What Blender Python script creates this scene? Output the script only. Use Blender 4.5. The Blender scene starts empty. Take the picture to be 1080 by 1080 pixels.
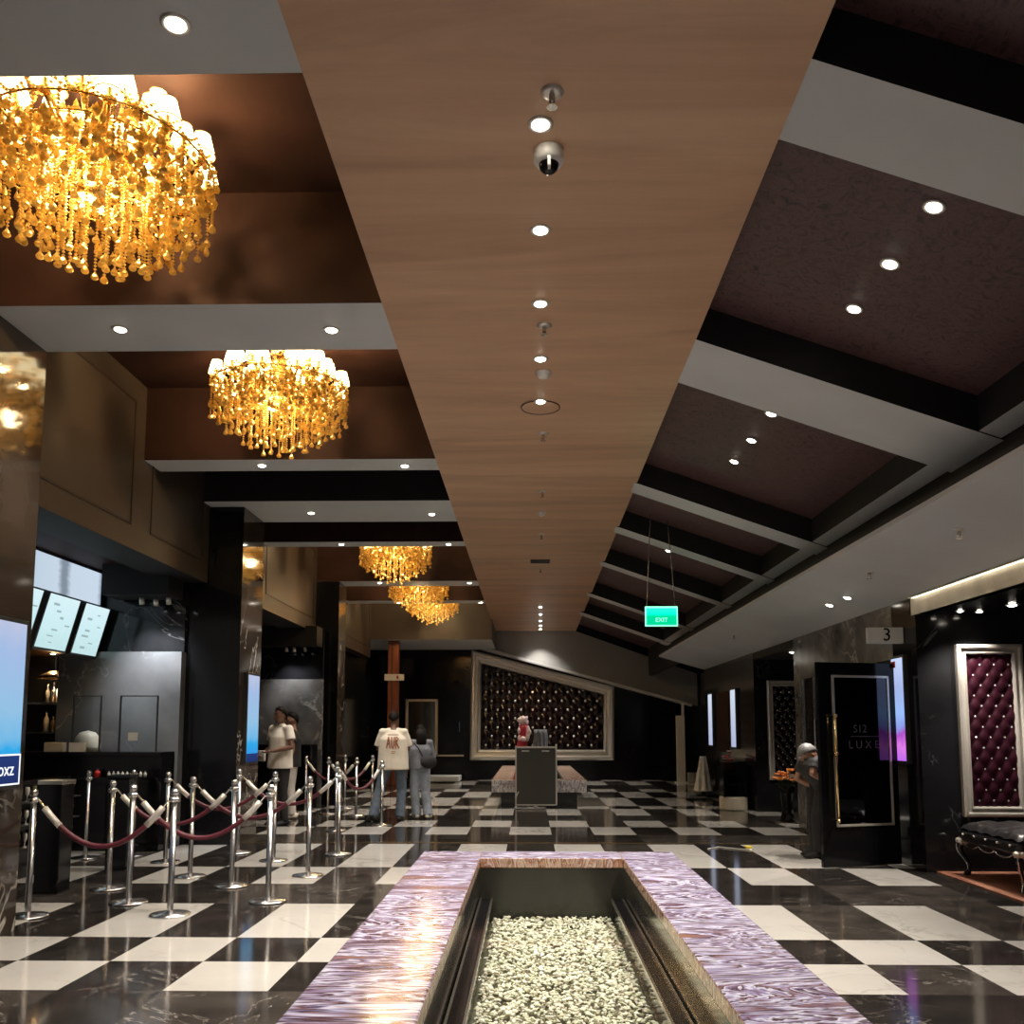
import bpy, bmesh, math, random
from mathutils import Vector, Matrix
random.seed(7)
S = bpy.context.scene
COL = S.collection
PI = math.pi

# ------------------------------------------------------------------ materials
def nt(name):
    m = bpy.data.materials.new(name); m.use_nodes = True
    t = m.node_tree; t.nodes.clear()
    out = t.nodes.new('ShaderNodeOutputMaterial')
    return m, t, out

def N(t, kind, **kw):
    n = t.nodes.new('ShaderNode' + kind)
    for k, v in kw.items():
        if k in n.inputs: n.inputs[k].default_value = v
        else: setattr(n, k, v)
    return n

def ramp(t, stops):
    r = t.nodes.new('ShaderNodeValToRGB')
    e = r.color_ramp.elements
    while len(e) < len(stops): e.new(0.5)
    for el, (p, c) in zip(e, stops):
        el.position = p; el.color = (c[0], c[1], c[2], 1)
    return r

def coords(t, scale=(1, 1, 1), rot=(0, 0, 0), kind='Object'):
    tc = t.nodes.new('ShaderNodeTexCoord'); mp = t.nodes.new('ShaderNodeMapping')
    mp.inputs['Scale'].default_value = scale; mp.inputs['Rotation'].default_value = rot
    t.links.new(tc.outputs[kind], mp.inputs['Vector'])
    return mp.outputs['Vector']

def plain(name, c, rough=.5, metal=0, var=.12, scale=6, spec=.5, bump=0, coat=0):
    m, t, out = nt(name)
    p = N(t, 'BsdfPrincipled', Roughness=rough, Metallic=metal)
    p.inputs['Specular IOR Level'].default_value = spec
    p.inputs['Coat Weight'].default_value = coat
    v = coords(t)
    n = N(t, 'TexNoise', Scale=scale, Detail=4.0)
    t.links.new(v, n.inputs['Vector'])
    r = ramp(t, [(.3, [x * (1 - var) for x in c]), (.7, [min(1, x * (1 + var)) for x in c])])
    t.links.new(n.outputs['Fac'], r.inputs['Fac'])
    t.links.new(r.outputs['Color'], p.inputs['Base Color'])
    if bump:
        b = N(t, 'Bump', Strength=bump, Distance=.01)
        t.links.new(n.outputs['Fac'], b.inputs['Height']); t.links.new(b.outputs['Normal'], p.inputs['Normal'])
    t.links.new(p.outputs[0], out.inputs[0])
    return m

def marble(name, base, vein, scale=1.0, width=.012, rough=.1, cloud=.35, amount=.5, spec=.5):
    m, t, out = nt(name)
    p = N(t, 'BsdfPrincipled', Roughness=rough)
    p.inputs['Specular IOR Level'].default_value = spec
    v = coords(t, (scale, scale, scale))
    n1 = N(t, 'TexNoise', Scale=1.1, Detail=5.0, Roughness=.6); t.links.new(v, n1.inputs['Vector'])
    n1.inputs['Distortion'].default_value = .9
    s = N(t, 'Math', operation='SUBTRACT'); s.inputs[1].default_value = .5
    a = N(t, 'Math', operation='ABSOLUTE')
    t.links.new(n1.outputs['Fac'], s.inputs[0]); t.links.new(s.outputs[0], a.inputs[0])
    rv = ramp(t, [(0, (1, 1, 1)), (width, (0, 0, 0))]); t.links.new(a.outputs[0], rv.inputs['Fac'])
    n2 = N(t, 'TexNoise', Scale=.9, Detail=2.0); t.links.new(v, n2.inputs['Vector'])
    rm = ramp(t, [(.45, (0, 0, 0)), (.62, (amount, amount, amount))]); t.links.new(n2.outputs['Fac'], rm.inputs['Fac'])
    mu = N(t, 'Math', operation='MULTIPLY'); t.links.new(rv.outputs['Color'], mu.inputs[0]); t.links.new(rm.outputs['Color'], mu.inputs[1])
    n3 = N(t, 'TexNoise', Scale=2.3, Detail=6.0); t.links.new(v, n3.inputs['Vector'])
    rc = ramp(t, [(.3, [x * (1 - cloud) for x in base]), (.7, [min(1, x * (1 + cloud)) for x in base])])
    t.links.new(n3.outputs['Fac'], rc.inputs['Fac'])
    mx = N(t, 'MixRGB'); t.links.new(mu.outputs[0], mx.inputs[0]); t.links.new(rc.outputs['Color'], mx.inputs[1])
    mx.inputs[2].default_value = (*vein, 1)
    t.links.new(mx.outputs[0], p.inputs['Base Color']); t.links.new(p.outputs[0], out.inputs[0])
    return m

def wood(name, stops, scale, rough=.35, dist=1.2):
    m, t, out = nt(name)
    p = N(t, 'BsdfPrincipled', Roughness=rough)
    v = coords(t, scale)
    n = N(t, 'TexNoise', Scale=1.0, Detail=8.0, Roughness=.62); n.inputs['Distortion'].default_value = dist
    t.links.new(v, n.inputs['Vector'])
    r = ramp(t, stops); t.links.new(n.outputs['Fac'], r.inputs['Fac'])
    t.links.new(r.outputs['Color'], p.inputs['Base Color']); t.links.new(p.outputs[0], out.inputs[0])
    return m

def glow(name, stops, strength, scale=(1, 1, 1), axis=2, noise=0.0, kind='Generated', nscale=5.0):
    """a lit screen / lamp: colours run along one axis of the object, mixed with some noise"""
    m, t, out = nt(name)
    v = coords(t, scale, kind=kind)
    sp = N(t, 'SeparateXYZ'); t.links.new(v, sp.inputs[0])
    n = N(t, 'TexNoise', Scale=nscale, Detail=4.0); t.links.new(v, n.inputs['Vector'])
    mu = N(t, 'Math', operation='MULTIPLY_ADD'); mu.inputs[1].default_value = noise
    t.links.new(n.outputs['Fac'], mu.inputs[0]); t.links.new(sp.outputs[axis], mu.inputs[2])
    sb = N(t, 'Math', operation='SUBTRACT'); sb.inputs[1].default_value = noise * .5
    t.links.new(mu.outputs[0], sb.inputs[0])
    r = ramp(t, stops); t.links.new(sb.outputs[0], r.inputs['Fac'])
    e = N(t, 'Emission', Strength=strength); t.links.new(r.outputs['Color'], e.inputs['Color'])
    t.links.new(e.outputs[0], out.inputs[0])
    return m

def onyx(name, stops, scale, rough=.09, dist=1.6):
    """banded agate: one warped, stretched noise run through many narrow colour bands"""
    m, t, out = nt(name)
    p = N(t, 'BsdfPrincipled', Roughness=rough)
    v = coords(t, scale)
    n = N(t, 'TexNoise', Scale=1.0, Detail=5.0, Roughness=.55); n.inputs['Distortion'].default_value = dist
    t.links.new(v, n.inputs['Vector'])
    r = ramp(t, stops); t.links.new(n.outputs['Fac'], r.inputs['Fac'])
    t.links.new(r.outputs['Color'], p.inputs['Base Color']); t.links.new(p.outputs[0], out.inputs[0])
    b = N(t, 'Bump', Strength=.25, Distance=.006); t.links.new(n.outputs['Fac'], b.inputs['Height']); t.links.new(b.outputs[0], p.inputs['Normal'])
    return m

M = {}
M['tile_white'] = marble('white marble tile', (.47, .455, .42), (.22, .2, .18), .9, .02, .1, .05, .5)
M['tile_black'] = marble('black marble tile', (.022, .019, .017), (.5, .46, .4), 1.3, .007, .09, .35, .35)
M['tile_brown'] = marble('dark grey marble tile', (.045, .039, .034), (.5, .46, .4), 1.5, .008, .1, .4, .4)
M['wood_panel'] = wood('ceiling wood veneer', [(.3, (.47, .27, .155)), (.5, (.61, .365, .215)), (.68, (.70, .445, .27))], (.35, 2.6, 1), .38, .8)
M['wood_floor'] = wood('red brown floorboards', [(.3, (.16, .06, .04)), (.5, (.36, .16, .10)), (.7, (.48, .27, .18))], (9, .7, 1), .3)
M['grey_paint'] = plain('grey ceiling paint', (.58, .60, .60), .6, 0, .05, 1.5)
M['soffit_paint'] = plain('pale grey soffit paint', (.52, .535, .54), .55, 0, .05, 1.2)
M['white_fascia'] = marble('cream stone fascia', (.72, .66, .55), (.9, .88, .8), 1.4, .03, .3, .18, .5)
M['back_grey'] = plain('dull grey wall paint', (.27, .27, .265), .6, 0, .06, 1.5)
M['black_paint'] = plain('black ceiling paint', (.016, .015, .015), .6, 0, .1, 2, spec=.25)
M['brown_paper'] = plain('brown wallcovering', (.032, .0145, .0105), .6, 0, .18, 3, spec=.1)
def damask():
    m, t, out = nt('mottled brown wallpaper')
    p = N(t, 'BsdfPrincipled', Roughness=.5)
    v = coords(t)
    n = N(t, 'TexNoise', Scale=11.0, Detail=5.0, Roughness=.7); n.inputs['Distortion'].default_value = 2.0; t.links.new(v, n.inputs['Vector'])
    r = ramp(t, [(.34, (.022, .013, .015)), (.44, (.078, .038, .037)), (.56, (.118, .058, .054)), (.68, (.062, .032, .032))]); t.links.new(n.outputs['Fac'], r.inputs['Fac'])
    t.links.new(r.outputs['Color'], p.inputs['Base Color']); t.links.new(p.outputs[0], out.inputs[0])
    return m
M['damask'] = damask()
M['bulkhead'] = plain('bronze brown wall panel', (.048, .034, .024), .42, 0, .12, 1.2)
M['groove'] = plain('dark groove', (.03, .02, .015), .5)
M['pillar'] = marble('dark brown polished marble', (.038, .028, .020), (.75, .7, .62), .55, .008, .07, .4, .8)
M['black_gloss'] = plain('black lacquer', (.006, .006, .007), .12, 0, .1, 3, spec=.25)
M['black_wall'] = marble('black marble wall', (.010, .010, .011), (.3, .3, .3), .8, .006, .12, .3, .35, spec=.28)
M['grey_marble'] = marble('grey marble wall', (.16, .165, .17), (.8, .8, .8), .6, .009, .14, .35, .8)
M['smoke_marble'] = marble('smoky grey marble', (.13, .125, .118), (.5, .48, .42), .8, .02, .1, .5, .6)
PLUM, MAUVE, LAV, PALE, PINK, TAN = (.045, .016, .032), (.20, .13, .20), (.33, .31, .50), (.70, .70, .83), (.24, .14, .14), (.28, .14, .08)
M['onyx_top'] = onyx('mauve agate', [(.30, TAN), (.36, MAUVE), (.385, PLUM), (.40, MAUVE), (.425, PALE), (.445, LAV), (.462, PLUM), (.475, PINK), (.495, LAV), (.512, PALE), (.524, PLUM), (.54, MAUVE), (.56, LAV), (.575, PALE), (.588, PLUM), (.605, PINK), (.63, LAV), (.655, PALE), (.675, PLUM), (.72, MAUVE)], (.95, 3.5, 1.0), .14)  # mauve agate bands; the palest ones also paint in reflected light
M['onyx_side'] = onyx('brown agate edge', [(.28, (.16, .06, .035)), (.36, (.5, .33, .22)), (.41, (.18, .07, .045)), (.45, (.62, .48, .40)), (.5, (.42, .24, .15)), (.54, (.22, .09, .06)), (.58, (.66, .55, .52)), (.64, (.36, .18, .11)), (.72, (.6, .46, .36))], (10, 10.0, 3.0), .12)
M['onyx_reflect'] = onyx('agate with painted reflections', [(.3, (.08, .06, .07)), (.4, (.55, .52, .54)), (.45, (.12, .1, .1)), (.5, (.85, .83, .84)), (.55, (.35, .30, .30)), (.6, (.9, .88, .88)), (.68, (.2, .15, .16))], (12, 3, 5), .1)  # white and dark streaks paint reflected light onto the skirt
M['gold_frame'] = plain('champagne frame', (.62, .50, .38), .32, .55, .08, 4)
M['silver_frame'] = plain('pale silver frame', (.66, .62, .56), .3, .6, .06, 4)
M['brass'] = plain('polished brass', (.78, .55, .24), .2, 1, .06, 8)
M['chrome'] = plain('brushed chrome', (.72, .71, .70), .22, 1, .05, 20)
M['steel'] = plain('steel edge', (.6, .58, .52), .25, 1, .05, 10)
M['velvet'] = plain('burgundy velvet', (.017, .002, .006), .5, 0, .2, 5, spec=.12)
M['dark_leather'] = plain('dark glossy leather', (.007, .002, .002), .14, 0, .25, 4)
M['black_leather'] = plain('black tufted leather', (.018, .017, .018), .28, 0, .15, 8)
M['stud'] = plain('crystal stud', (.95, .93, .9), .12, .5, .03, 5)
M['rope'] = plain('burgundy velvet rope', (.10, .009, .022), .55, 0, .25, 30)
M['sleeve'] = plain('pale rope sleeve', (.72, .68, .62), .35, .3, .05, 9)
M['white_plastic'] = plain('white plastic', (.75, .74, .70), .4, 0, .03, 5)
M['dark_plastic'] = plain('dark plastic', (.03, .03, .03), .35)
M['skin_dark'] = plain('brown skin', (.17, .082, .05), .5, 0, .1, 9)
M['skin_mid'] = plain('tan skin', (.36, .19, .125), .5, 0, .1, 9)
M['hair'] = plain('black hair', (.008, .006, .005), .6, 0, .3, 30, spec=.12)
M['hair_grey'] = plain('grey hair', (.20, .195, .19), .5, 0, .25, 30)
M['cloth_white'] = plain('off white cotton', (.74, .68, .60), .8, 0, .06, 12, bump=.15)
M['cloth_cream'] = plain('cream cotton', (.76, .68, .56), .8, 0, .06, 10, bump=.15)
M['cloth_black'] = plain('black cotton', (.015, .014, .015), .75, 0, .2, 10)
M['denim'] = plain('grey blue denim', (.10, .13, .17), .8, 0, .2, 14)
M['denim_pale'] = plain('pale blue denim', (.32, .36, .42), .8, 0, .15, 14)
M['cloth_grey'] = plain('grey cloth', (.20, .21, .24), .8, 0, .2, 10)
M['print'] = plain('rust print ink', (.30, .10, .04), .7, 0, .3, 20)
M['red_cloth'] = plain('crimson cloth', (.45, .02, .05), .5, 0, .3, 6)
M['pink_white'] = plain('pinkish white cloth', (.8, .62, .62), .55, 0, .15, 9)
M['gravel_a'] = plain('cream chip', (.82, .80, .69), .5, 0, .15, 20)
M['gravel_b'] = plain('pale green chip', (.70, .74, .58), .5, 0, .2, 20)
M['gravel_c'] = plain('olive chip', (.30, .29, .20), .5, 0, .3, 20)
M['basin'] = plain('dark basin stone', (.027, .026, .021), .12, 0, .2, 3)
M['bed'] = plain('basin bed', (.07, .07, .04), .6, 0, .3, 12)
M['petal'] = plain('orange petals', (.85, .30, .06), .5, 0, .25, 14)
M['petal_pink'] = plain('pink petals', (.70, .12, .14), .5, 0, .25, 14)
M['leaf'] = plain('dark green leaves', (.03, .06, .02), .5, 0, .3, 10)
M['cream'] = plain('cream stone', (.62, .55, .42), .35, 0, .08, 5)
M['red_wood'] = wood('red brown timber', [(.3, (.13, .030, .012)), (.6, (.26, .075, .03))], (6, 6, .7), .35)
M['bottle_glass'] = plain('bottle glass', (.12, .09, .05), .08, 0, .4, 6)
M['dark_glass'] = plain('dark mirror glass', (.075, .078, .085), .04, 1, .05, 2)
M['etched'] = plain('etched smoky letters', (.10, .10, .11), .3, .6, .1, 8)
M['paper'] = plain('white paper', (.78, .76, .72), .7, 0, .03, 5)
M['red_plastic'] = plain('red plastic', (.6, .03, .03), .4)
M['yellow_plastic'] = plain('yellow plastic', (.7, .55, .05), .4)
M['copper'] = plain('copper dome', (.80, .42, .12), .22, 1, .1, 6)
M['mirror'] = plain('tinted mirror', (.38, .36, .30), .12, 1, .05, 2)
M['panel_olive'] = plain('olive black panel', (.050, .050, .042), .35, 0, .1, 3)
def crystal():
    m, t, out = nt('golden crystal')
    v = coords(t); n = N(t, 'TexNoise', Scale=40.0); t.links.new(v, n.inputs['Vector'])
    r = ramp(t, [(.3, (.92, .62, .20)), (.7, (1.0, .84, .44))]); t.links.new(n.outputs['Fac'], r.inputs['Fac'])
    g = N(t, 'BsdfGlossy', Roughness=.12); tr = N(t, 'BsdfTranslucent')
    mx = N(t, 'MixShader', Fac=.74)
    t.links.new(r.outputs[0], g.inputs['Color']); t.links.new(r.outputs[0], tr.inputs['Color'])
    t.links.new(g.outputs[0], mx.inputs[1]); t.links.new(tr.outputs[0], mx.inputs[2]); t.links.new(mx.outputs[0], out.inputs[0])
    return m
M['crystal'] = crystal()
M['gilt'] = plain('gilded metal', (.85, .52, .15), .25, 1, .15, 20)
M['shade'] = glow('lit fabric lampshade', [(0, (1, .70, .30)), (.5, (1, .84, .50)), (1, (1, .70, .32))], 6, axis=2)
M['lamp'] = glow('lit lamp lens', [(0, (1, .90, .74)), (1, (1, .90, .74))], 22)
M['lamp_cool'] = glow('lit cool lamp lens', [(0, (.92, .95, 1)), (1, (.92, .95, 1))], 16)
M['strip'] = glow('added warm fill', [(0, (1, .86, .62)), (1, (1, .86, .62))], 2.6)
def water():
    m, t, out = nt('still water')
    tr = N(t, 'BsdfTransparent'); tr.inputs[0].default_value = (.97, .975, .93, 1)
    g = N(t, 'BsdfGlossy', Roughness=.015); f = N(t, 'Fresnel', IOR=1.33)
    v = coords(t); n = N(t, 'TexNoise', Scale=5.0, Detail=2.0); t.links.new(v, n.inputs['Vector'])
    b = N(t, 'Bump', Strength=.03, Distance=.02); t.links.new(n.outputs['Fac'], b.inputs['Height'])
    t.links.new(b.outputs[0], g.inputs['Normal']); t.links.new(b.outputs[0], f.inputs['Normal'])
    mx = N(t, 'MixShader'); t.links.new(f.outputs[0], mx.inputs[0]); t.links.new(tr.outputs[0], mx.inputs[1]); t.links.new(g.outputs[0], mx.inputs[2])
    t.links.new(mx.outputs[0], out.inputs[0]); return m
M['water'] = water()
def glass(name, tint=(.93, .96, .97)):
    m, t, out = nt(name)
    tr = N(t, 'BsdfTransparent'); tr.inputs[0].default_value = (*tint, 1)
    g = N(t, 'BsdfGlossy', Roughness=.03); f = N(t, 'Fresnel', IOR=1.45)
    v = coords(t); n = N(t, 'TexNoise', Scale=2.0); t.links.new(v, n.inputs['Vector'])
    r = ramp(t, [(0, (.9, .9, .9)), (1, (1, 1, 1))]); t.links.new(n.outputs['Fac'], r.inputs['Fac']); t.links.new(r.outputs[0], g.inputs['Color'])
    mx = N(t, 'MixShader'); t.links.new(f.outputs[0], mx.inputs[0]); t.links.new(tr.outputs[0], mx.inputs[1]); t.links.new(g.outputs[0], mx.inputs[2])
    t.links.new(mx.outputs[0], out.inputs[0]); return m
M['glass'] = glass('clear acrylic')

# ------------------------------------------------------------------ mesh helpers
ORG = {}
def org(o):
    return ORG.get(o.name, Vector((0, 0, 0))) if o else Vector((0, 0, 0))

class MB:
    def __init__(s): s.bm = bmesh.new()
    def face(s, pts, mi=0):
        f = s.bm.faces.new([s.bm.verts.new(p) for p in pts]); f.material_index = mi; return f
    def box(s, x0, x1, y0, y1, z0, z1, mi=0, mtx=None):
        c = [(x, y, z) for z in (z0, z1) for y in (y0, y1) for x in (x0, x1)]
        if mtx: c = [mtx @ Vector(q) for q in c]
        v = [s.bm.verts.new(q) for q in c]
        out = []
        for idx in ((0, 2, 3, 1), (4, 5, 7, 6), (0, 1, 5, 4), (2, 6, 7, 3), (0, 4, 6, 2), (1, 3, 7, 5)):
            f = s.bm.faces.new([v[i] for i in idx]); f.material_index = mi; out.append(f)
        return out                                   # bottom, top, front(-y), back, left, right
    def prism(s, poly, a, b, axis='y', mi=0):
        def P(u, w, d):
            return {'y': (u, d, w), 'x': (d, u, w), 'z': (u, w, d)}[axis]
        A = [s.bm.verts.new(P(u, w, a)) for u, w in poly]; B = [s.bm.verts.new(P(u, w, b)) for u, w in poly]
        n = len(poly); fs = []
        fs.append(s.bm.faces.new(A)); fs.append(s.bm.faces.new(B[::-1]))
        for i in range(n): fs.append(s.bm.faces.new([A[i], A[(i + 1) % n], B[(i + 1) % n], B[i]]))
        for f in fs: f.material_index = mi
        return fs
    def tube(s, pts, r, n=8, mi=0, flat=1.0, caps=True, closed=False, up=None):
        pts = [Vector(p) for p in pts]; rings = []
        L = len(pts); prev = None
        for i, p in enumerate(pts):
            a = pts[(i - 1) % L] if (i > 0 or closed) else p
            b = pts[(i + 1) % L] if (i < L - 1 or closed) else p
            t = (b - a).normalized()
            if up is not None: ref = Vector(up)
            elif prev is None: ref = Vector((0, 0, 1)) if abs(t.z) < .9 else Vector((0, 1, 0))
            else: ref = prev
            u = (ref - t * ref.dot(t))
            if u.length < 1e-5: u = t.orthogonal()
            u.normalize(); w = t.cross(u); prev = u
            ri = r[i] if isinstance(r, (list, tuple)) else r
            ru, rw = ri if isinstance(ri, (list, tuple)) else (ri * flat, ri)
            rings.append([s.bm.verts.new(p + u * (ru * math.sin(2 * PI * k / n)) + w * (rw * math.cos(2 * PI * k / n))) for k in range(n)])
        for i in range(L if closed else L - 1):
            R0, R1 = rings[i], rings[(i + 1) % L]
            for k in range(n):
                f = s.bm.faces.new([R0[k], R0[(k + 1) % n], R1[(k + 1) % n], R1[k]]); f.material_index = mi
        if caps and not closed:
            f = s.bm.faces.new(rings[0][::-1]); f.material_index = mi
            f = s.bm.faces.new(rings[-1]); f.material_index = mi
    def lathe(s, prof, c=(0, 0, 0), n=24, mi=0, mtx=None):
        rings = []
        for r, z in prof:
            if r < 1e-6:
                q = Vector((c[0], c[1], c[2] + z)); q = mtx @ q if mtx else q
                rings.append([s.bm.verts.new(q)])
            else:
                ring = []
                for k in range(n):
                    q = Vector((c[0] + r * math.cos(2 * PI * k / n), c[1] + r * math.sin(2 * PI * k / n), c[2] + z))
                    ring.append(s.bm.verts.new(mtx @ q if mtx else q))
                rings.append(ring)
        for A, B in zip(rings, rings[1:]):
            if len(A) == 1 and len(B) == 1: continue
            for k in range(n):
                k2 = (k + 1) % n
                if len(A) == 1: vs = [A[0], B[k2], B[k]]
                elif len(B) == 1: vs = [A[k], A[k2], B[0]]
                else: vs = [A[k], A[k2], B[k2], B[k]]
                f = s.bm.faces.new(vs); f.material_index = mi
    def ball(s, c, r, n=12, m=8, mi=0, mtx=None):
        if not isinstance(r, (tuple, list)): r = (r, r, r)
        vs = bmesh.ops.create_uvsphere(s.bm, u_segments=n, v_segments=m, radius=1)['verts']
        mt = Matrix.Translation(c) @ (mtx or Matrix.Identity(4)) @ Matrix.Diagonal((*r, 1))
        bmesh.ops.transform(s.bm, matrix=mt, verts=vs)
        for f in {f for v in vs for f in v.link_faces}: f.material_index = mi
    def ico(s, c, r, mi=0, mtx=None, sub=1):
        if not isinstance(r, (tuple, list)): r = (r, r, r)
        vs = bmesh.ops.create_icosphere(s.bm, subdivisions=sub, radius=1)['verts']
        mt = Matrix.Translation(c) @ (mtx or Matrix.Identity(4)) @ Matrix.Diagonal((*r, 1))
        bmesh.ops.transform(s.bm, matrix=mt, verts=vs)
        if mi:
            for f in {f for v in vs for f in v.link_faces}: f.material_index = mi
    def build(s, name, mats, parent=None, smooth=False, at=None, bevel=0, local=False, recalc=True, loc=None):
        if recalc: bmesh.ops.recalc_face_normals(s.bm, faces=s.bm.faces)
        me = bpy.data.meshes.new(name); 
        o_ = Vector(at) if at is not None else (Vector((0, 0, 0)) if local else org(parent))
        if o_.length: bmesh.ops.translate(s.bm, vec=-o_, verts=s.bm.verts)
        s.bm.to_mesh(me); s.bm.free()
        for m in (mats if isinstance(mats, (list, tuple)) else [mats]): me.materials.append(M[m] if isinstance(m, str) else m)
        if smooth:
            for p in me.polygons: p.use_smooth = True
        o = bpy.data.objects.new(name, me); COL.objects.link(o)
        if parent is not None:
            o.parent = parent; ORG[o.name] = org(parent).copy() if not local else Vector((0, 0, 0))
        elif at is not None:
            o.location = at; ORG[o.name] = Vector(at)
        if bevel:
            b = o.modifiers.new('bevel', 'BEVEL'); b.width = bevel; b.segments = 2; b.limit_method = 'ANGLE'
        return o

def thing(name, label, cat, loc=(0, 0, 0), rz=0, group=None):
    o = bpy.data.objects.new(name, None); COL.objects.link(o)
    o.empty_display_size = .1; o.location = loc; o.rotation_euler = (0, 0, rz)
    ORG[o.name] = Vector(loc); o['label'] = label; o['category'] = cat
    if group: o['group'] = group
    return o
def tag(o, label, cat, group=None):
    o['label'] = label; o['category'] = cat
    if group: o['group'] = group
    return o
def struct(o): o['kind'] = 'structure'; return o
def dup(root, loc, label, rz=None, group=None):
    c = root.copy(); COL.objects.link(c); c.location = loc
    if rz is not None: c.rotation_euler = (0, 0, rz)
    c['label'] = label
    if group: c['group'] = group
    for ch in list(root.children):
        d = ch.copy(); COL.objects.link(d); d.parent = c
        for g in list(ch.children):
            e = g.copy(); COL.objects.link(e); e.parent = d
    return c
def word(name, text, size, loc, rot, mat, parent, depth=.004):
    cu = bpy.data.curves.new(name, 'FONT'); cu.body = text; cu.size = size; cu.extrude = depth
    cu.align_x = 'CENTER'; cu.align_y = 'CENTER'; cu.resolution_u = 3
    tmp = bpy.data.objects.new(name + '_tmp', cu); COL.objects.link(tmp)
    me = bpy.data.meshes.new_from_object(tmp.evaluated_get(bpy.context.evaluated_depsgraph_get()))
    bpy.data.objects.remove(tmp)
    me.materials.clear(); me.materials.append(M[mat] if isinstance(mat, str) else mat)
    o = bpy.data.objects.new(name, me); COL.objects.link(o); o.parent = parent
    o.location = Vector(loc) - org(parent); o.rotation_euler = rot
    return o
def lamp(name, kind, loc, power, parent, color=(1, .86, .68), radius=.03, cone=100, blend=.6, aim=None):
    l = bpy.data.lights.new(name, kind); l.energy = power; l.color = color; l.shadow_soft_size = radius
    if kind == 'SPOT': l.spot_size = math.radians(cone); l.spot_blend = blend
    o = bpy.data.objects.new(name, l); COL.objects.link(o); o.parent = parent
    o.location = Vector(loc) - org(parent)
    if aim is not None: o.rotation_euler = Vector(aim).to_track_quat('-Z', 'Y').to_euler()
    return o

# ------------------------------------------------------------------ room shell
X0, DX = -2.055, .592
rows = [(-3.2, -1.0, 'P'), (-1.0, .2, 'Q'), (.2, 1.45, 'P'), (1.45, 2.08, 'Q'), (2.08, 2.7, 'P'), (2.7, 3.93, 'Q'), (3.93, 5.18, 'K'),
        (5.18, 5.82, 'P'), (5.82, 6.48, 'Q'), (6.48, 7.72, 'P'), (7.72, 8.70, 'K'), (8.70, 9.756, 'Q'), (9.756, 11.72, 'P'),
        (11.72, 12.77, 'K'), (12.77, 13.78, 'Q'), (13.78, 14.72, 'P'), (14.72, 15.63, 'K'), (15.63, 16.93, 'P'), (16.93, 17.56, 'Q'),
        (17.56, 19.66, 'P'), (19.66, 21.51, 'Q'), (21.51, 22.54, 'P'), (22.54, 24.16, 'K'), (24.16, 26.0, 'P'), (26.0, 26.9, 'Q')]
b = MB()
for (y0, y1, k) in rows:
    for i in range(-11, 12):
        x0 = X0 + DX * i; x1 = x0 + DX
        white = (k == 'P' and i % 2 == 0) or (k == 'Q' and i % 2 != 0)
        mi = 0 if white else (2 if random.random() < .28 else 1)
        b.face([(x0, y0, 0), (x1, y0, 0), (x1, y1, 0), (x0, y1, 0)], mi)
fl = b.build('floor', ['tile_white', 'tile_black', 'tile_brown'], recalc=False); struct(fl)
m_ = fl.modifiers.new('slab', 'SOLIDIFY'); m_.thickness = .1; m_.offset = -1
b = MB(); b.box(4.17, 6.5, 3, 9.5, .0005, .012)
struct(b.build('floor', 'wood_floor'))
b = MB(); b.box(-4.6, 3.6, 11.83, 11.89, .0005, .004)
struct(b.build('trim_1', 'brass'))

# wooden ceiling strip (tapers a little wider towards the back)
b = MB()
v = [(-1.01, -3.2), (1.20, -3.2), (1.40, 26.7), (-1.01, 26.7)]
fs = b.prism([(x, y) for x, y in v], 4.38, 5.35, 'z', 1)
fs[0].material_index = 0
struct(b.build('ceiling', ['wood_panel', 'black_paint']))
# left recess ceiling
b = MB(); b.box(-7.6, -1.0, -3.2, 26.8, 5.2, 5.35)
struct(b.build('ceiling', 'brown_paper'))
ti = [1]
def trim(bm, mats, **k):
    ti[0] += 1
    return struct(bm.build('trim_%d' % ti[0], mats, **k))
for (y0, y1, x0, face) in ((-1.6, -.7, -5, 1), (2.7, 3.74, -5, 1), (5.93, 6.69, -5, 1), (9.52, 9.95, -4.2, 1), (11.31, 12.48, -4.45, 2),
                           (13.84, 14.2, -4.2, 1), (17.58, 18.2, -4.45, 1), (20.28, 20.75, -4.2, 1)):
    b = MB(); f = b.box(x0, -1.005, y0, y1, 4.384, 5.21, face); f[0].material_index = 0
    trim(b, ['grey_paint', 'brown_paper', 'black_paint'])
b = MB(); f = b.box(-5, -.98, 23.7, 26.75, 3.83, 5.25, 1); f[0].material_index = 0      # deep fascia at the far end
trim(b, ['grey_paint', 'bulkhead'])
# right sloped ceiling
SL = .353
def zs(x): return 4.385 - SL * (x - 1.25)          # underside of the sloping beams
b = MB()
b.prism([(1.19, zs(1.19) + .28), (1.19, zs(1.19) + .45), (4.9, zs(4.9) + .45), (4.9, zs(4.9) + .28)], -3.2, 26.75, 'y')
struct(b.build('ceiling', 'damask'))
for (y0, y1) in ((-1.2, -.4), (1.3, 1.9), (3.70, 4.24), (6.55, 7.39), (10.5, 10.93), (12.81, 13.19), (15.53, 15.89), (19.13, 19.54), (22.23, 22.79)):
    b = MB()
    f = b.prism([(1.19, zs(1.19)), (1.19, zs(1.19) + .3), (3.52, zs(3.52) + .3), (3.52, zs(3.52))], y0, y1, 'y', 1)
    f[5].material_index = 0                        # the sloping underside
    for q in f:
        if q.normal.length == 0: q.normal_update()
    for q in f: 
        q.normal_update(); c = q.calc_center_median()
        q.material_index = 0 if (abs(q.normal.y) < .5 and abs(q.normal.z) > .5 and c.z < zs(c.x) + .1) else 1
    trim(b, ['grey_paint', 'black_paint'])
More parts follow.
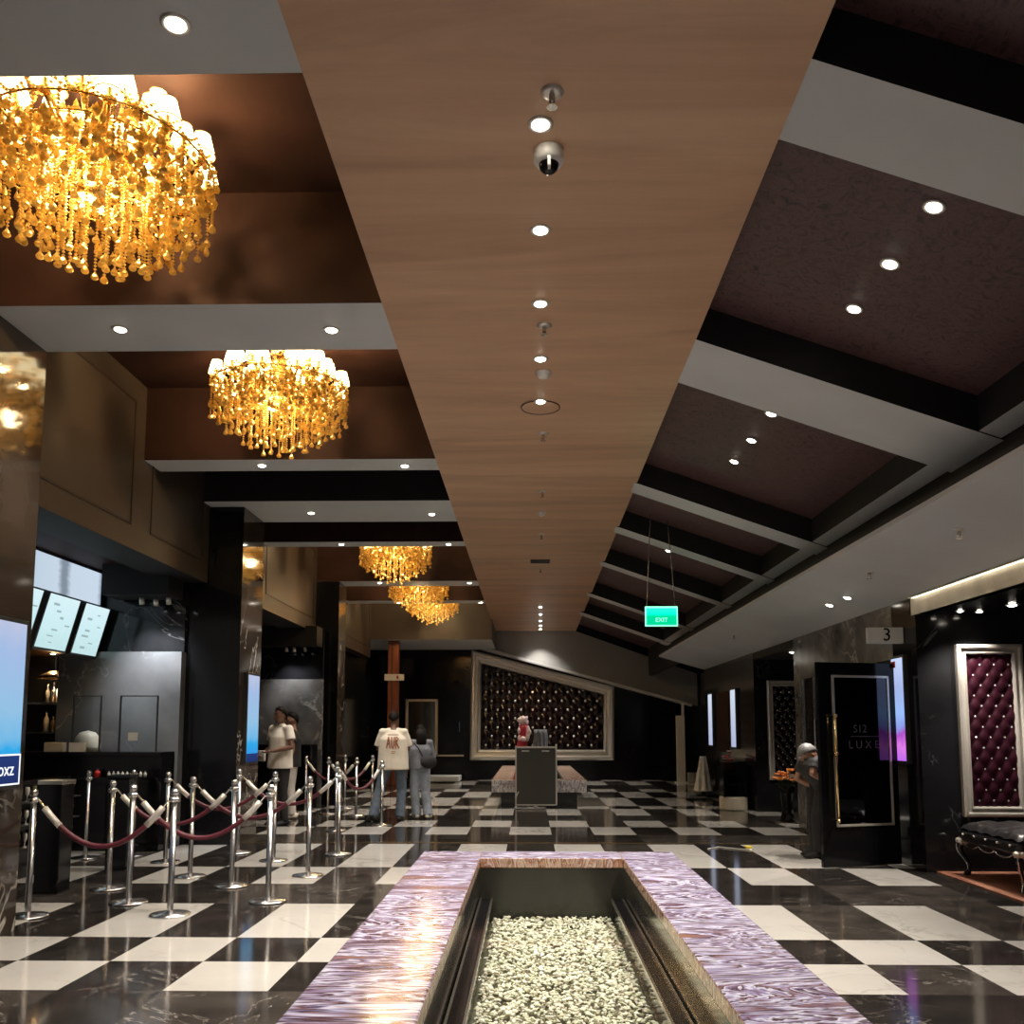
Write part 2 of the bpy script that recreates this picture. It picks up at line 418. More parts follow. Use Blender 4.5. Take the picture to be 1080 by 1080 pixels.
b = MB()                                           # long ledge that closes the bays on the right
f = b.prism([(3.34, zs(3.34) + .01), (3.34, zs(3.34) + .3), (3.50, zs(3.50) + .3), (3.50, zs(3.50) + .01)], -3.2, 23.0, 'y', 1)
for q in f:
    q.normal_update(); c = q.calc_center_median()
    q.material_index = 0 if (abs(q.normal.y) < .5 and abs(q.normal.z) > .5 and c.z < zs(c.x) + .1) else 1
trim(b, ['grey_paint', 'black_paint'])
b = MB(); b.box(3.53, 3.65, -3.2, 26.7, 3.05, 4.1)
trim(b, 'black_paint')
# right soffit, slanting down to the wall
b = MB(); b.prism([(3.03, 3.15), (3.03, 3.19), (4.10, 2.88), (4.10, 2.84)], -3.2, 21.0, 'y')
trim(b, 'soffit_paint')
b = MB(); b.box(3.03, 3.56, -3.2, 21.0, 3.19, 3.23); trim(b, 'black_paint')
# near alcove with the bench
b = MB(); b.box(4.07, 4.17, -3.2, 9.6, 2.66, 2.86); trim(b, 'white_fascia')
b = MB(); b.box(4.08, 6.6, -3.2, 9.6, 2.66, 2.80); struct(b.build('ceiling', 'black_gloss'))
b = MB(); b.box(4.07, 6.6, 9.5, 9.62, 0, 2.66); struct(b.build('wall_alcove', 'black_wall'))
b = MB(); b.box(6.5, 6.6, -3.2, 9.5, 0, 2.66); struct(b.build('wall_right', 'black_wall'))
# first pier with doorway
b = MB(); b.box(4.07, 4.35, 9.62, 10.12, 0, 2.9); struct(b.build('wall_pier', 'black_gloss'))
b = MB(); b.box(4.07, 4.35, 10.12, 11.3, 2.24, 2.9); struct(b.build('wall_lintel', 'smoke_marble'))
b = MB(); b.box(4.07, 4.35, 11.3, 13.9, 0, 2.9); struct(b.build('wall_pier', 'smoke_marble'))
b = MB(); b.box(5.6, 5.7, 9.62, 13.9, 0, 2.9); struct(b.build('wall_passage', 'black_paint'))
b = MB(); b.box(4.35, 5.7, 9.62, 13.9, 2.6, 2.7); struct(b.build('ceiling', 'black_paint'))
# second alcove
b = MB(); b.box(4.07, 6.4, 16.4, 16.52, 0, 2.9); struct(b.build('wall_alcove', 'black_wall'))
b = MB(); b.box(6.3, 6.4, 13.9, 16.4, 0, 2.9); struct(b.build('wall_right', 'black_wall'))
b = MB(); b.box(4.08, 6.4, 13.8, 16.5, 2.72, 2.95); struct(b.build('ceiling', 'black_paint'))
b = MB(); b.box(4.35, 6.4, 13.8, 13.9, 0, 2.72); struct(b.build('wall_alcove', 'black_wall'))
b = MB(); b.box(4.07, 4.35, 16.52, 21.0, 0, 2.9); struct(b.build('wall_pier', 'black_gloss'))
b = MB(); b.box(4.062, 4.08, 18.5, 19.7, 1.0, 2.25); trim(b, 'brown_paper')
b = MB(); b.box(5.0, 5.1, 20.9, 26.7, 0, 3.4); struct(b.build('wall_right', 'black_wall'))
b = MB(); b.box(4.35, 5.1, 20.9, 21.0, 0, 3.4); struct(b.build('wall_return', 'black_wall'))
# left side: pillars, bulkheads, counters
b = MB(); b.box(-5.0, -3.75, -3.2, 6.68, 0, 4.38); struct(b.build('wall_left', 'pillar'))
for (y0, y1, front) in ((11.58, 12.5, 1), (17.58, 18.25, 1)):
    b = MB(); f = b.box(-4.45, -3.75, y0, y1, 0, 4.378, 1); f[5].material_index = 0
    struct(b.build('wall_pillar', ['pillar', 'black_gloss']))
def bulkhead(y0, y1):
    b = MB(); f = b.box(-4.7, -4.2, y0, y1, 3.36, 5.2, 0); f[0].material_index = 1
    struct(b.build('wall_bulkhead', ['bulkhead', 'black_paint']))
    b = MB(); r = .012                             # moulded line that frames the panel
    a, e, lo, hi = y0 + .25, y1 - .25, 3.62, 4.95
    for p, q in (((a, lo), (e, lo)), ((e, lo), (e, hi)), ((e, hi), (a, hi)), ((a, hi), (a, lo))):
        b.box(-4.205, -4.19, min(p[0], q[0]) - r, max(p[0], q[0]) + r, min(p[1], q[1]) - r, max(p[1], q[1]) + r)
    trim(b, 'groove')
bulkhead(6.70, 9.5); bulkhead(9.5, 11.56); bulkhead(12.52, 13.9); bulkhead(13.9, 17.56); bulkhead(18.28, 23.7)
b = MB(); b.box(-7.5, -4.7, 6.68, 12.5, 3.5, 3.6); struct(b.build('ceiling', 'brown_paper'))
b = MB(); b.box(-7.5, -4.7, 12.5, 18.2, 3.4, 3.5); struct(b.build('ceiling', 'brown_paper'))
b = MB(); b.box(-7.6, -7.5, 6.6, 23.7, 0, 5.2); struct(b.build('wall_left', 'black_wall'))
b = MB(); b.box(-6.03, -4.45, 11.42, 11.6, 0, 2.45); struct(b.build('wall_counter', 'grey_marble'))
b = MB(); b.box(-6.03, -4.45, 11.5, 11.6, 2.45, 3.5); struct(b.build('wall_counter', 'black_wall'))
b = MB(); b.box(-7.5, -4.45, 12.5, 12.62, 0, 3.5); struct(b.build('wall_counter', 'black_paint'))
b = MB(); b.box(-7.5, -6.03, 11.5, 12.5, 2.48, 2.56); struct(b.build('ceiling', 'brown_paper'))
b = MB(); b.box(-7.5, -6.03, 11.42, 11.5, 2.48, 3.5); struct(b.build('wall_counter', 'black_paint'))
b = MB(); b.box(-5.3, -4.46, 10.95, 11.42, 3.12, 3.5); trim(b, 'black_paint')
b = MB(); b.box(-6.6, -3.97, 17.2, 17.36, 0, 2.42); struct(b.build('wall_counter', 'smoke_marble'))
b = MB(); b.box(-6.6, -3.97, 17.27, 17.36, 2.42, 3.4); struct(b.build('wall_counter', 'black_wall'))
b = MB(); b.box(-5.2, -3.98, 16.75, 17.2, 3.03, 3.4); trim(b, 'black_paint')
b = MB(); b.box(-4.6, -4.45, 18.25, 23.7, 0, 3.36); struct(b.build('wall_left', 'black_gloss'))
b = MB(); b.box(-5.1, -4.85, 23.7, 26.7, 0, 3.83); struct(b.build('wall_left', 'black_gloss'))
# back wall: black below, grey above the slanted ledge
def ledge(x): return 3.93 - .276 * (x + 1.5)
b = MB(); b.box(-5.1, 5.1, 26.7, 26.85, 0, 5.3); struct(b.build('wall_back', 'black_gloss'))
b = MB(); b.prism([(-1.5, ledge(-1.5)), (-1.5, 4.4), (1.3, 4.4), (4.95, 3.1), (4.95, ledge(4.95))], 26.6, 26.7, 'y')
struct(b.build('wall_back', 'back_grey'))
b = MB(); b.prism([(-1.55, ledge(-1.55) - .09), (-1.55, ledge(-1.55)), (4.75, ledge(4.75)), (4.75, ledge(4.75) - .07)], 26.38, 26.7, 'y')
trim(b, 'soffit_paint')
# rear end of the lobby behind the viewer: left open to let in added fill light
b = MB(); b.box(4.07, 6.6, -3.3, -3.2, 0, 2.8); struct(b.build('wall_rear', 'black_wall'))

# ------------------------------------------------------------------ framed tufted panels
def tufted(name, poly, y, mat, step, rowh, label, cat, fw, fmat, studr, smat='stud', puff=.03, depth=.07):
    """poly: corners (x,z), clockwise from the lower left; faces -Y; frame of width fw runs inside the outline"""
    cx = sum(p[0] for p in poly) / len(poly); z0 = min(p[1] for p in poly)
    t = thing(name, label, cat, (cx, y, z0))
    n = len(poly)
    def inset(d):
        out = []
        for i in range(n):
            p, q, r = Vector(poly[i - 1]), Vector(poly[i]), Vector(poly[(i + 1) % n])
            e1 = (q - p).normalized(); e2 = (r - q).normalized()
            n1 = Vector((e1.y, -e1.x)); n2 = Vector((e2.y, -e2.x))
            bis = (n1 + n2); k = d / (1 + n1.dot(n2))
            out.append(q + bis * k)
        return out
    prof = [(0, 0), (0, depth * .8), (.18 * fw, depth), (.34 * fw, depth), (.42 * fw, depth * .62), (.70 * fw, depth * .55), (.78 * fw, depth * .8), (.9 * fw, depth * .75), (fw, depth * .3), (fw, 0)]
    b = MB(); loops = []
    for d, h in prof:
        loops.append([b.bm.verts.new((p.x, y - h, p.y)) for p in inset(d)])
    for A, B in zip(loops, loops[1:]):
        for i in range(n):
            b.bm.faces.new([A[i], A[(i + 1) % n], B[(i + 1) % n], B[i]])
    b.build('frame', fmat, t)
    inner = inset(fw * .97)
    xs = [p.x for p in inner]; x0, x1 = min(xs), max(xs); zz0 = min(p.y for p in inner); zz1 = max(p.y for p in inner)
    def inside(x, z, m=0):
        for i in range(n):
            p, q = inner[i], inner[(i + 1) % n]; e = (q - p).normalized()
            if (x - p.x) * e.y - (z - p.y) * e.x < m: return False
        return True
    studs = []
    r = 0; z = zz0 + rowh * .55
    while z < zz1:
        x = x0 + step * (.5 if r % 2 == 0 else 1.0)
        while x < x1:
            if inside(x, z, studr * 2): studs.append((x, z))
            x += step
        z += rowh; r += 1
    # cushion surface: sampled grid clipped to the outline, pulled in at each stud
    b = MB(); nx = int((x1 - x0) / (step / 8)); nz = int((zz1 - zz0) / (rowh / 5))
    def hgt(x, z):
        u = (x - x0) / step - .5; w = (z - zz0 - rowh * .55) / rowh
        a = (u + w / 2) % 1.0; c = (u - w / 2) % 1.0
        return puff * (abs(math.sin(PI * a)) * abs(math.sin(PI * c))) ** .5
    grid = {}
    topz = lambda x: max([zz0] + [p.y + (q.y - p.y) * (x - p.x) / (q.x - p.x) for p, q in [(inner[i], inner[(i + 1) % n]) for i in range(n)] if abs(q.x - p.x) > 1e-4 and min(p.x, q.x) - 1e-4 <= x <= max(p.x, q.x) + 1e-4])
    for i in range(nx + 1):
        x = x0 + (x1 - x0) * i / nx; tz = topz(x)
        for j in range(nz + 1):
            z = min(zz0 + (zz1 - zz0) * j / nz, tz)
            grid[i, j] = b.bm.verts.new((x, y - .006 - hgt(x, z), z))
    for i in range(nx):
        for j in range(nz):
            try: b.bm.faces.new([grid[i, j], grid[i + 1, j], grid[i + 1, j + 1], grid[i, j + 1]])
            except ValueError: pass
    bmesh.ops.remove_doubles(b.bm, verts=b.bm.verts, dist=1e-5)
    cu_ = b.build('cushion', mat, t, smooth=True)
    first = None
    for k, (x, z) in enumerate(studs):
        if first is None:
            q = MB(); q.ball((0, 0, 0), (studr, studr * .6, studr), 8, 6); first = q.build('stud', smat, cu_, local=True); o = first
        else:
            o = first.copy(); COL.objects.link(o); o.parent = cu_
        o.location = Vector((x, y - .010, z)) - org(t)
    return t
f1 = tufted('framed_tufted_panel', [(4.46, .565), (4.46, 2.34), (5.14, 2.34), (5.14, .565)], 9.5, 'velvet', .148, .108,
       'burgundy tufted wall panel in a champagne frame above the black bench', 'wall panel', .105, 'silver_frame', .011)
f2 = tufted('framed_tufted_panel', [(4.30, .565), (4.30, 2.34), (4.98, 2.34), (4.98, .565)], 16.4, 'dark_leather', .148, .108,
       'dark tufted wall panel in a pale frame behind the orange flowers', 'wall panel', .105, 'silver_frame', .012)
f3 = tufted('framed_tufted_panel', [(-1.74, .575), (-1.70, 3.80), (2.50, 2.72), (2.48, .575)], 26.69, 'dark_leather', .345, .26,
       'huge slant-topped dark tufted panel in a silver frame on the back wall', 'wall panel', .30, 'silver_frame', .036, puff=.06, depth=.16)

# ------------------------------------------------------------------ chandeliers
def teardrop(b, c, r, h, n=6):
    b.lathe([(0, 0), (r * .35, -h * .3), (r * .8, -h * .55), (r, -h * .75), (r * .7, -h * .93), (0, -h)], c, n)
def strand_mesh(length, bead=.0105, drop=(.024, .062)):
    b = MB(); z = 0
    while z < length:
        b.lathe([(0, bead), (bead, 0), (0, -bead)], (0, 0, -z - bead), 6); z += bead * 2.0
    teardrop(b, (0, 0, -length), drop[0], drop[1], 8)
    return b
def make_chandelier(label, loc):
    t = thing('crystal_chandelier', label, 'chandelier', loc, 0, 'crystal chandeliers under the left ceiling')
    b = MB()
    b.lathe([(0, 0), (.11, 0), (.12, -.02), (.04, -.05), (.018, -.07), (.018, -.2), (.05, -.24), (.06, -.3), (.03, -.36), (.045, -.42), (.09, -.5), (.07, -.58), (.05, -.66), (.11, -.70), (.11, -.73), (0, -.75)], n=16)
    b.build('stem', 'gilt', t, smooth=True, local=True)
    def ring(R, z): 
        q = MB(); q.tube([(R * math.cos(a * 2 * PI / 40), R * math.sin(a * 2 * PI / 40), z) for a in range(40)], .006, 6, closed=True)
        q.build('ring', 'gilt', t, local=True)
    for R, z in ((.62, -.55), (.50, -.57), (.38, -.59), (.26, -.61), (.14, -.62)): ring(R, z)
    sh = MB(); sh.lathe([(.072, 0), (.074, .004), (.043, .125), (.040, .125), (.070, .002), (.072, 0)], n=16)
    shade0 = None; arm0 = {}
    tiers = ((12, .585, -.50, .0), (10, .45, -.38, .3), (8, .27, -.25, .1), (5, .24, -.54, .5))
    for ti_, (n, R, z, ph) in enumerate(tiers):
        for k in range(n):
            a = 2 * PI * (k + ph) / n
            if ti_ not in arm0:
                q = MB(); pts = [(.03, 0, -.42 + .0 * z)]
                for s_ in range(1, 11):
                    u = s_ / 10; pts.append((.03 + (R - .03) * u, 0, -.42 + (z - .05 + .42) * u - .13 * math.sin(PI * u)))
                q.tube(pts, .010, 6); q.lathe([(0, -.05), (.03, -.045), (.038, -.03), (.016, -.02), (.014, .03), (.0, .03)], (R, 0, z), 10)
                o = arm0[ti_] = q.build('arm', 'gilt', t, smooth=True, local=True)
            else:
                o = arm0[ti_].copy(); COL.objects.link(o); o.parent = t
            o.rotation_euler = (0, 0, a)
            if shade0 is None:
                s0 = shade0 = sh.build('lampshade', 'shade', t, smooth=True, local=True)
                q = MB()
                for rr_, zz_ in ((.0745, .002), (.044, .124)): q.tube([(rr_ * math.cos(x_ * PI / 10), rr_ * math.sin(x_ * PI / 10), zz_) for x_ in range(20)], .0035, 5, closed=True)
                trim0 = q.build('shade_trim', 'gilt', shade0, local=True)
            else:
                s0 = shade0.copy(); COL.objects.link(s0); s0.parent = t
                q = trim0.copy(); COL.objects.link(q); q.parent = s0
            s0.location = (R * math.cos(a), R * math.sin(a), z)
    for R, z0, n, L in ((.62, -.53, 30, .24), (.50, -.55, 26, .33), (.38, -.58, 22, .37), (.26, -.62, 14, .40), (.14, -.63, 8, .455)):
        vs = [strand_mesh(L + d).build('crystal_strand', 'crystal', t, local=True) for d in (0, .045, -.03)]
        for k in range(n):
            if k < 3: o = vs[k]
            else: o = vs[k % 3].copy(); COL.objects.link(o); o.parent = t
            a = 2 * PI * (k + .3 * R) / n; o.location = (R * math.cos(a), R * math.sin(a), z0)
    rnd = random.Random(3); b = MB()                # loose drops hung between the arms
    for k in range(760):
        R = .64 * math.sqrt(rnd.random() * .9 + .1); a = rnd.random() * 2 * PI; z = (-.50 if R > .36 else -.34) - rnd.random() * .33
        teardrop(b, (R * math.cos(a), R * math.sin(a), z), rnd.uniform(.014, .028), rnd.uniform(.045, .085), 6)
    for k in range(26):                             # bead swags round the outer rings
        a0 = 2 * PI * k / 26; a1 = 2 * PI * (k + 1) / 26
        for R, z in ((.63, -.50), (.52, -.42), (.36, -.30)):
            for s_ in range(7):
                u = s_ / 7; a = a0 + (a1 - a0) * u
                b.lathe([(0, .011), (.011, 0), (0, -.011)], (R * math.cos(a), R * math.sin(a), z - .05 * math.sin(PI * u)), 6)
    o = b.build('crystal_drops', 'crystal', t, local=True); o['kind'] = 'stuff'
    for k in range(4):
        a = PI / 4 + k * PI / 2
        lamp('bulb', 'POINT', Vector(loc) + Vector((.30 * math.cos(a), .30 * math.sin(a), -.40)), CH_W, t, (1, .70, .36), .04)
    for k in range(3):  # added low lamps that brighten the hanging crystals
        a = .4 + k * 2 * PI / 3
        lamp('bulb', 'POINT', Vector(loc) + Vector((.2 * math.cos(a), .2 * math.sin(a), -.76)), CH_W * .2, t, (1, .72, .38), .09)
    return t
CH_W = 80
c0 = make_chandelier('nearest and largest-looking crystal chandelier at the upper left edge', (-2.44, 4.78, 5.2))
dup(c0, (-2.35, 8.2, 5.2), 'second crystal chandelier, above the rope barriers, seen whole')
dup(c0, (-2.36, 15.7, 5.2), 'third crystal chandelier back, above the man in the cream tee')
dup(c0, (-2.34, 18.9, 5.1), 'fourth crystal chandelier back, overlapped by the third and the last')
dup(c0, (-2.36, 21.9, 5.2), 'farthest crystal chandelier, lowest of the three overlapping at the back')

# ------------------------------------------------------------------ downlights
def make_downlight():
    t = thing('downlight', '', 'ceiling light', (0, 0, 0))
    b = MB(); b.lathe([(.040, .002), (.043, -.006), (.058, -.006), (.064, 0), (.064, .004)], n=24)
    b.build('trim_ring', 'silver_frame', t, smooth=True, local=True)
    b = MB(); b.lathe([(.0405, .001), (.038, -.008), (.028, -.014), (.012, -.017), (0, -.018)], n=20)
    b.build('lens', 'lamp', t, local=True)
    return t
DL = make_downlight(); first_dl = [True]
def downlight(loc, label, group, power=26, slope=0, cone=95, color=(1, .91, .81), scale=1, roll=0):
    if first_dl[0]: o = DL; first_dl[0] = False; o.location = loc
    else: o = dup(DL, loc, label)
    o['label'] = label; o['group'] = group
    o.rotation_euler = (0, slope, 0); o.scale = (scale,) * 3
    ORG[o.name] = Vector(loc)
    l = bpy.data.lights.new('bulb', 'SPOT'); l.energy = power * 3.0; l.color = color; l.shadow_soft_size = .03
    l.spot_size = math.radians(cone); l.spot_blend = .7
    q = bpy.data.objects.new('bulb', l); COL.objects.link(q); q.parent = o; q.location = (0, 0, -.05)
    return o
ordn = ['first', 'second', 'third', 'fourth', 'fifth', 'sixth', 'seventh', 'eighth', 'ninth', 'tenth']
for i, (x, y) in enumerate(((.061, 4.10), (.073, 5.03), (.084, 5.95), (.096, 6.88), (.108, 7.81), (.278, 21.35), (.295, 22.75), (.31, 24.1), (.325, 25.2), (.335, 26.1))):
    downlight((x, y, 4.378), 'round downlight in the wooden ceiling strip, %s from the front' % ordn[i], 'downlights along the wooden ceiling strip', 34 if i < 5 else 20)
bl = [(((-1.47, 3.45),), 'frontmost'), (((-3.0, 6.3), (-1.45, 6.34)), 'second'), (((-2.97, 9.73), (-1.38, 9.77)), 'third'), (((-2.95, 11.93), (-1.32, 12.03)), 'fourth'),
      (((-2.97, 14.0), (-1.27, 14.02)), 'fifth'), (((-2.98, 17.75), (-1.19, 17.8)), 'sixth'), (((-3.0, 20.6), (-1.11, 20.6)), 'farthest')]
for pts, nm in bl:
    for k, (x, y) in enumerate(pts):
        lab = 'round downlight under the %s grey ceiling beam on the left' % nm
        if len(pts) == 2: lab = '%s downlight of the pair under the %s grey beam on the left' % (('left', 'right')[k], nm)
        downlight((x, y, 4.382), lab, 'downlights under the left beams', 40)
ang = math.atan(SL)
def slope_at(x): return zs(x) + .278
for i, (x, y) in enumerate(((2.234, 4.73), (2.235, 5.34), (2.23, 5.94), (2.215, 8.01), (2.22, 8.76), (2.21, 9.48), (2.24, 14.29), (2.25, 17.04))):
    bay = ('front bay', 'front bay', 'front bay', 'second bay', 'second bay', 'second bay', 'fourth bay', 'fifth bay')[i]
    pos = ('nearest of three', 'middle of three', 'farthest of three', 'nearest of three', 'middle of three', 'farthest of three', 'only one', 'only one')[i]
    downlight((x, y, slope_at(x) - .002), 'downlight in the sloping brown ceiling, %s in the %s' % (pos, bay), 'downlights in the right sloping ceiling', 34, ang)
def sof(x): return 3.15 - .29 * (x - 3.03)
downlight((3.66, 10.32, sof(3.66) - .003), 'nearer downlight of the pair in the grey soffit over the open door', 'downlights in the grey soffit', 30, math.atan(.29))
downlight((3.66, 10.94, sof(3.66) - .003), 'farther downlight of the pair in the grey soffit over the open door', 'downlights in the grey soffit', 30, math.atan(.29))
downlight((4.69, 8.75, 2.658), 'right downlight in the black alcove ceiling, near the photo edge', 'downlights in the black alcove ceiling', 5)
downlight((4.40, 9.2, 2.658), 'left small downlight in the black alcove ceiling above the framed panel', 'downlights in the black alcove ceiling', 1.6, scale=.7)
downlight((4.62, 9.25, 2.658), 'middle small downlight in the black alcove ceiling above the framed panel', 'downlights in the black alcove ceiling', 1.6, scale=.7)
downlight((-6.42, 12.0, 2.478), 'left small downlight in the bar niche ceiling', 'downlights in the bar niche', 8, scale=.8)
downlight((-6.12, 12.0, 2.478), 'right small downlight in the bar niche ceiling', 'downlights in the bar niche', 8, scale=.8)
downlight((4.30, 14.75, 2.718), 'downlight in the second alcove ceiling above the orange flowers', 'downlights in the black alcove ceiling', 14)

t = thing('fascia_fill', 'added warm fill strip along the cream fascia over the black alcove', 'fill light', (4.04, 8.0, 2.85))  # added fill strip to brighten the cream fascia
b = MB(); b.box(4.035, 4.068, 5.5, 9.55, 2.838, 2.850); b.build('channel', 'silver_frame', t)
b = MB(); b.box(4.038, 4.064, 5.6, 9.5, 2.833, 2.838); b.build('diffuser', 'strip', t)
# spotlights that wash the stone counter walls
def spot(loc, label, aim, power):
    t = thing('spotlight', label, 'spotlight', loc)
    b = MB(); b.tube([Vector(loc) + Vector((0, 0, .06)), Vector(loc) + Vector((0, 0, .02))], .008, 6); b.build('stem', 'dark_plastic', t)
    d = Vector(aim).normalized(); q = d.to_track_quat('-Z', 'Y').to_matrix().to_4x4()
    mt = Matrix.Translation(loc) @ q
    b = MB(); b.lathe([(0, .05), (.028, .05), (.034, -.04), (.030, -.04), (.026, -.02)], n=14, mtx=mt); b.build('housing', 'silver_frame', t, smooth=True)
    b = MB(); b.lathe([(.027, -.021), (0, -.022)], n=14, mtx=mt); b.build('lens', 'lamp_cool', t)
    lamp('bulb', 'SPOT', Vector(loc) + d * .06, power, t, (.93, .95, 1), .02, 80, .8, d)
for x, z, l, pw in ((-4.86, 3.06, 'left', 90), (-4.68, 3.04, 'middle', 65), (-4.52, 3.06, 'right', 28)):
    spot((x, 11.12, z), '%s of three small spotlights above the blue grey stone wall' % l, (0, .30, -.9), pw)
for x, z, l, pw in ((-4.6, 2.97, 'left', 30), (-4.45, 2.96, 'middle', 25), (-4.25, 2.97, 'right', 12)):
    spot((x, 16.95, z), '%s of three spotlights above the stone wall behind the second pillar' % l, (0, .28, -.9), pw)

# ceiling fittings
def sprinkler(loc, label, k=1):
    t = thing('sprinkler', label, 'sprinkler', loc, 0, 'fire sprinklers')
    b = MB(); b.lathe([(.055 * k, 0), (.055 * k, -.004), (.03 * k, -.014), (0, -.014)], loc, 18); b.build('escutcheon', 'silver_frame', t, smooth=True)
    b = MB(); b.lathe([(.014, -.012), (.016, -.05), (.010, -.06), (0, -.062)], loc, 10); b.lathe([(0, -.075), (.026, -.075), (.026, -.07), (0, -.07)], loc, 12)
    b.build('nozzle', 'steel', t)
for i, (x, y) in enumerate(((.112, 3.88), (.116, 6.29), (.147, 8.69), (.169, 10.87), (.191, 13.3), (.215, 16.2))):
    sprinkler((x, y, 4.38), 'sprinkler head under the wooden ceiling strip, %s from the front' % ordn[i])
for (x, y, l) in ((3.42, 7.1, 'nearest of three'), (3.42, 9.0, 'middle of three'), (3.42, 15.0, 'farthest of three')):
    sprinkler((x, y, sof(x)), 'small sprinkler head under the grey soffit, %s' % l, .8)
def detector(loc, label):
    t = thing('smoke_detector', label, 'smoke detector', loc, 0, 'smoke detectors')
    b = MB(); b.lathe([(.06, 0), (.065, -.012), (.055, -.02), (.055, -.022)], loc, 24); b.build('base', 'white_plastic', t, smooth=True)
    b = MB(); b.lathe([(.05, -.02), (.045, -.045), (.02, -.055), (0, -.055)], loc, 24); b.build('cap', 'white_plastic', t, smooth=True)
detector((.124, 7.15, 4.38), 'white round smoke detector between the fourth and fifth wooden strip downlights')
detector((.173, 11.95, 4.38), 'smaller-looking smoke detector far back on the wooden ceiling strip')
t = thing('dome_camera', 'white dome security camera under the wooden ceiling strip', 'camera', (.106, 4.3, 4.38))
b = MB(); b.lathe([(.072, 0), (.076, -.02), (.078, -.06), (.066, -.075), (.05, -.078)], (.106, 4.3, 4.38), 28); b.build('housing', 'white_plastic', t, smooth=True)
b = MB(); b.lathe([(.052, -.076), (.046, -.10), (.028, -.118), (0, -.124)], (.106, 4.3, 4.38), 24); b.build('dome', 'black_gloss', t, smooth=True)
b = MB(); b.box(.099, .113, 4.225, 4.265, 4.255, 4.305); b.build('lens_strip', 'silver_frame', t)
t = thing('access_hatch', 'dark round access disc on the wooden strip below the fifth downlight', 'ceiling hatch', (.11, 7.95, 4.38))
b = MB(); b.lathe([(.17, .0), (.17, -.004), (.155, -.006), (0, -.006)], (.11, 7.96, 4.379), 32); b.build('disc', 'wood_panel', t)
b = MB(); b.lathe([(.18, .0), (.18, -.007), (.17, -.007), (.17, 0)], (.11, 7.96, 4.379), 32); b.build('rim', 'groove', t)
t = thing('air_vent', 'thin dark air vent across the wooden ceiling strip far back', 'vent', (.2, 15.5, 4.38))
b = MB(); b.box(.03, .37, 15.35, 15.65, 4.368, 4.38); b.build('frame', 'groove', t)
for k in range(4):
    b = MB(); b.box(.05, .35, 15.38 + k * .065, 15.41 + k * .065, 4.362, 4.372); b.build('slat', 'dark_plastic', t)

# ------------------------------------------------------------------ rope barriers
def make_post():
    t = thing('rope_post', '', 'rope post', (0, 0, 0), 0, 'chrome rope posts')
    b = MB(); b.lathe([(0, 0), (.155, 0), (.158, .008), (.15, .016), (.06, .026), (.028, .04), (.0, .04)], n=32); b.build('base', 'chrome', t, smooth=True, local=True)
    b = MB(); b.lathe([(.024, .03), (.024, .89), (.0, .89)], n=16); b.build('pole', 'chrome', t, smooth=True, local=True)
    b = MB(); b.lathe([(.024, .875), (.043, .885), (.046, .90), (.043, .912), (.024, .92), (.018, .93), (0, .93)], n=20); b.build('collar', 'chrome', t, smooth=True, local=True)
    b = MB(); b.ball((0, 0, .955), .033, 16, 10); b.build('ball', 'chrome', t, smooth=True, local=True)
    return t
PP = make_post()
posts = {1: (-3.92, 7.15), 2: (-3.86, 8.38), 5: (-4.01, 10.05), 12: (-4.03, 16.35), 3: (-3.38, 7.72), 6: (-3.37, 9.08), 7: (-3.46, 10.82), 13: (-3.5, 15.8), 16: (-3.42, 16.85),
         4: (-2.83, 7.23), 8: (-2.78, 8.55), 9: (-2.85, 10.18), 15: (-2.80, 13.2), 17: (-2.95, 15.5), 18: (-2.92, 16.9), 10: (-2.22, 7.8), 11: (-2.21, 9.15), 14: (-2.24, 10.72), 19: (-2.25, 13.9),
         20: (-5.05, 10.35), 21: (-4.62, 10.55)}
lines = {'leftmost line, beside the dark pillar': (1, 2, 5, 12), 'second line from the left': (3, 6, 7, 13, 16), 'third line from the left': (4, 8, 9, 15, 17, 18), 'rightmost line, nearest the pool': (10, 11, 14, 19)}
first = True
for ln, ids in lines.items():
    for k, i in enumerate(ids):
        lab = 'chrome rope post, %s from the front in the %s' % (ordn[k], ln)
        if first: PP.location = (*posts[i], 0); PP['label'] = lab; first = False
        else: dup(PP, (*posts[i], 0), lab, rz=k * .4)
dup(PP, (*posts[20], 0), 'chrome rope post standing left in front of the first counter')
dup(PP, (*posts[21], 0), 'chrome rope post standing right in front of the first counter')
def rope(i, j, label, sag=.34):
    a, c = Vector((*posts[i], .895)), Vector((*posts[j], .895))
    d = (c - a).normalized(); a = a + d * .045; c = c - d * .045
    t = thing('barrier_rope', label, 'rope', a, 0, 'burgundy barrier ropes')
    pts = []
    for k in range(25):
        u = k / 24; p = a.lerp(c, u); p.z -= sag * (1 - (2 * u - 1) ** 2) + .02 * math.sin(PI * u); pts.append(p)
    b = MB(); b.tube(pts[3:-3], .021, 10); b.build('cord', 'rope', t, smooth=True)
    for q in (pts[1:5], pts[-5:-1]):
        b = MB(); b.tube(q, .025, 10); b.build('end_sleeve', 'sleeve', t, smooth=True)
    for q, e in ((a, pts[1]), (c, pts[-2])):
        b = MB(); b.tube([q, q.lerp(e, .5), e], .008, 6); b.build('hook', 'chrome', t)
rope(1, 4, 'burgundy rope nearest the camera, hanging between the two frontmost left posts')
rope(3, 10, 'burgundy rope hung low to the frontmost post by the pool')
rope(2, 8, 'burgundy rope in the second row, from the pillar line to the third line', .3)
rope(6, 11, 'burgundy rope in the second row reaching the second post by the pool', .3)
rope(5, 9, 'burgundy rope in the third row, from the pillar line to the third line', .3)
rope(7, 14, 'burgundy rope in the third row reaching the third post by the pool', .3)
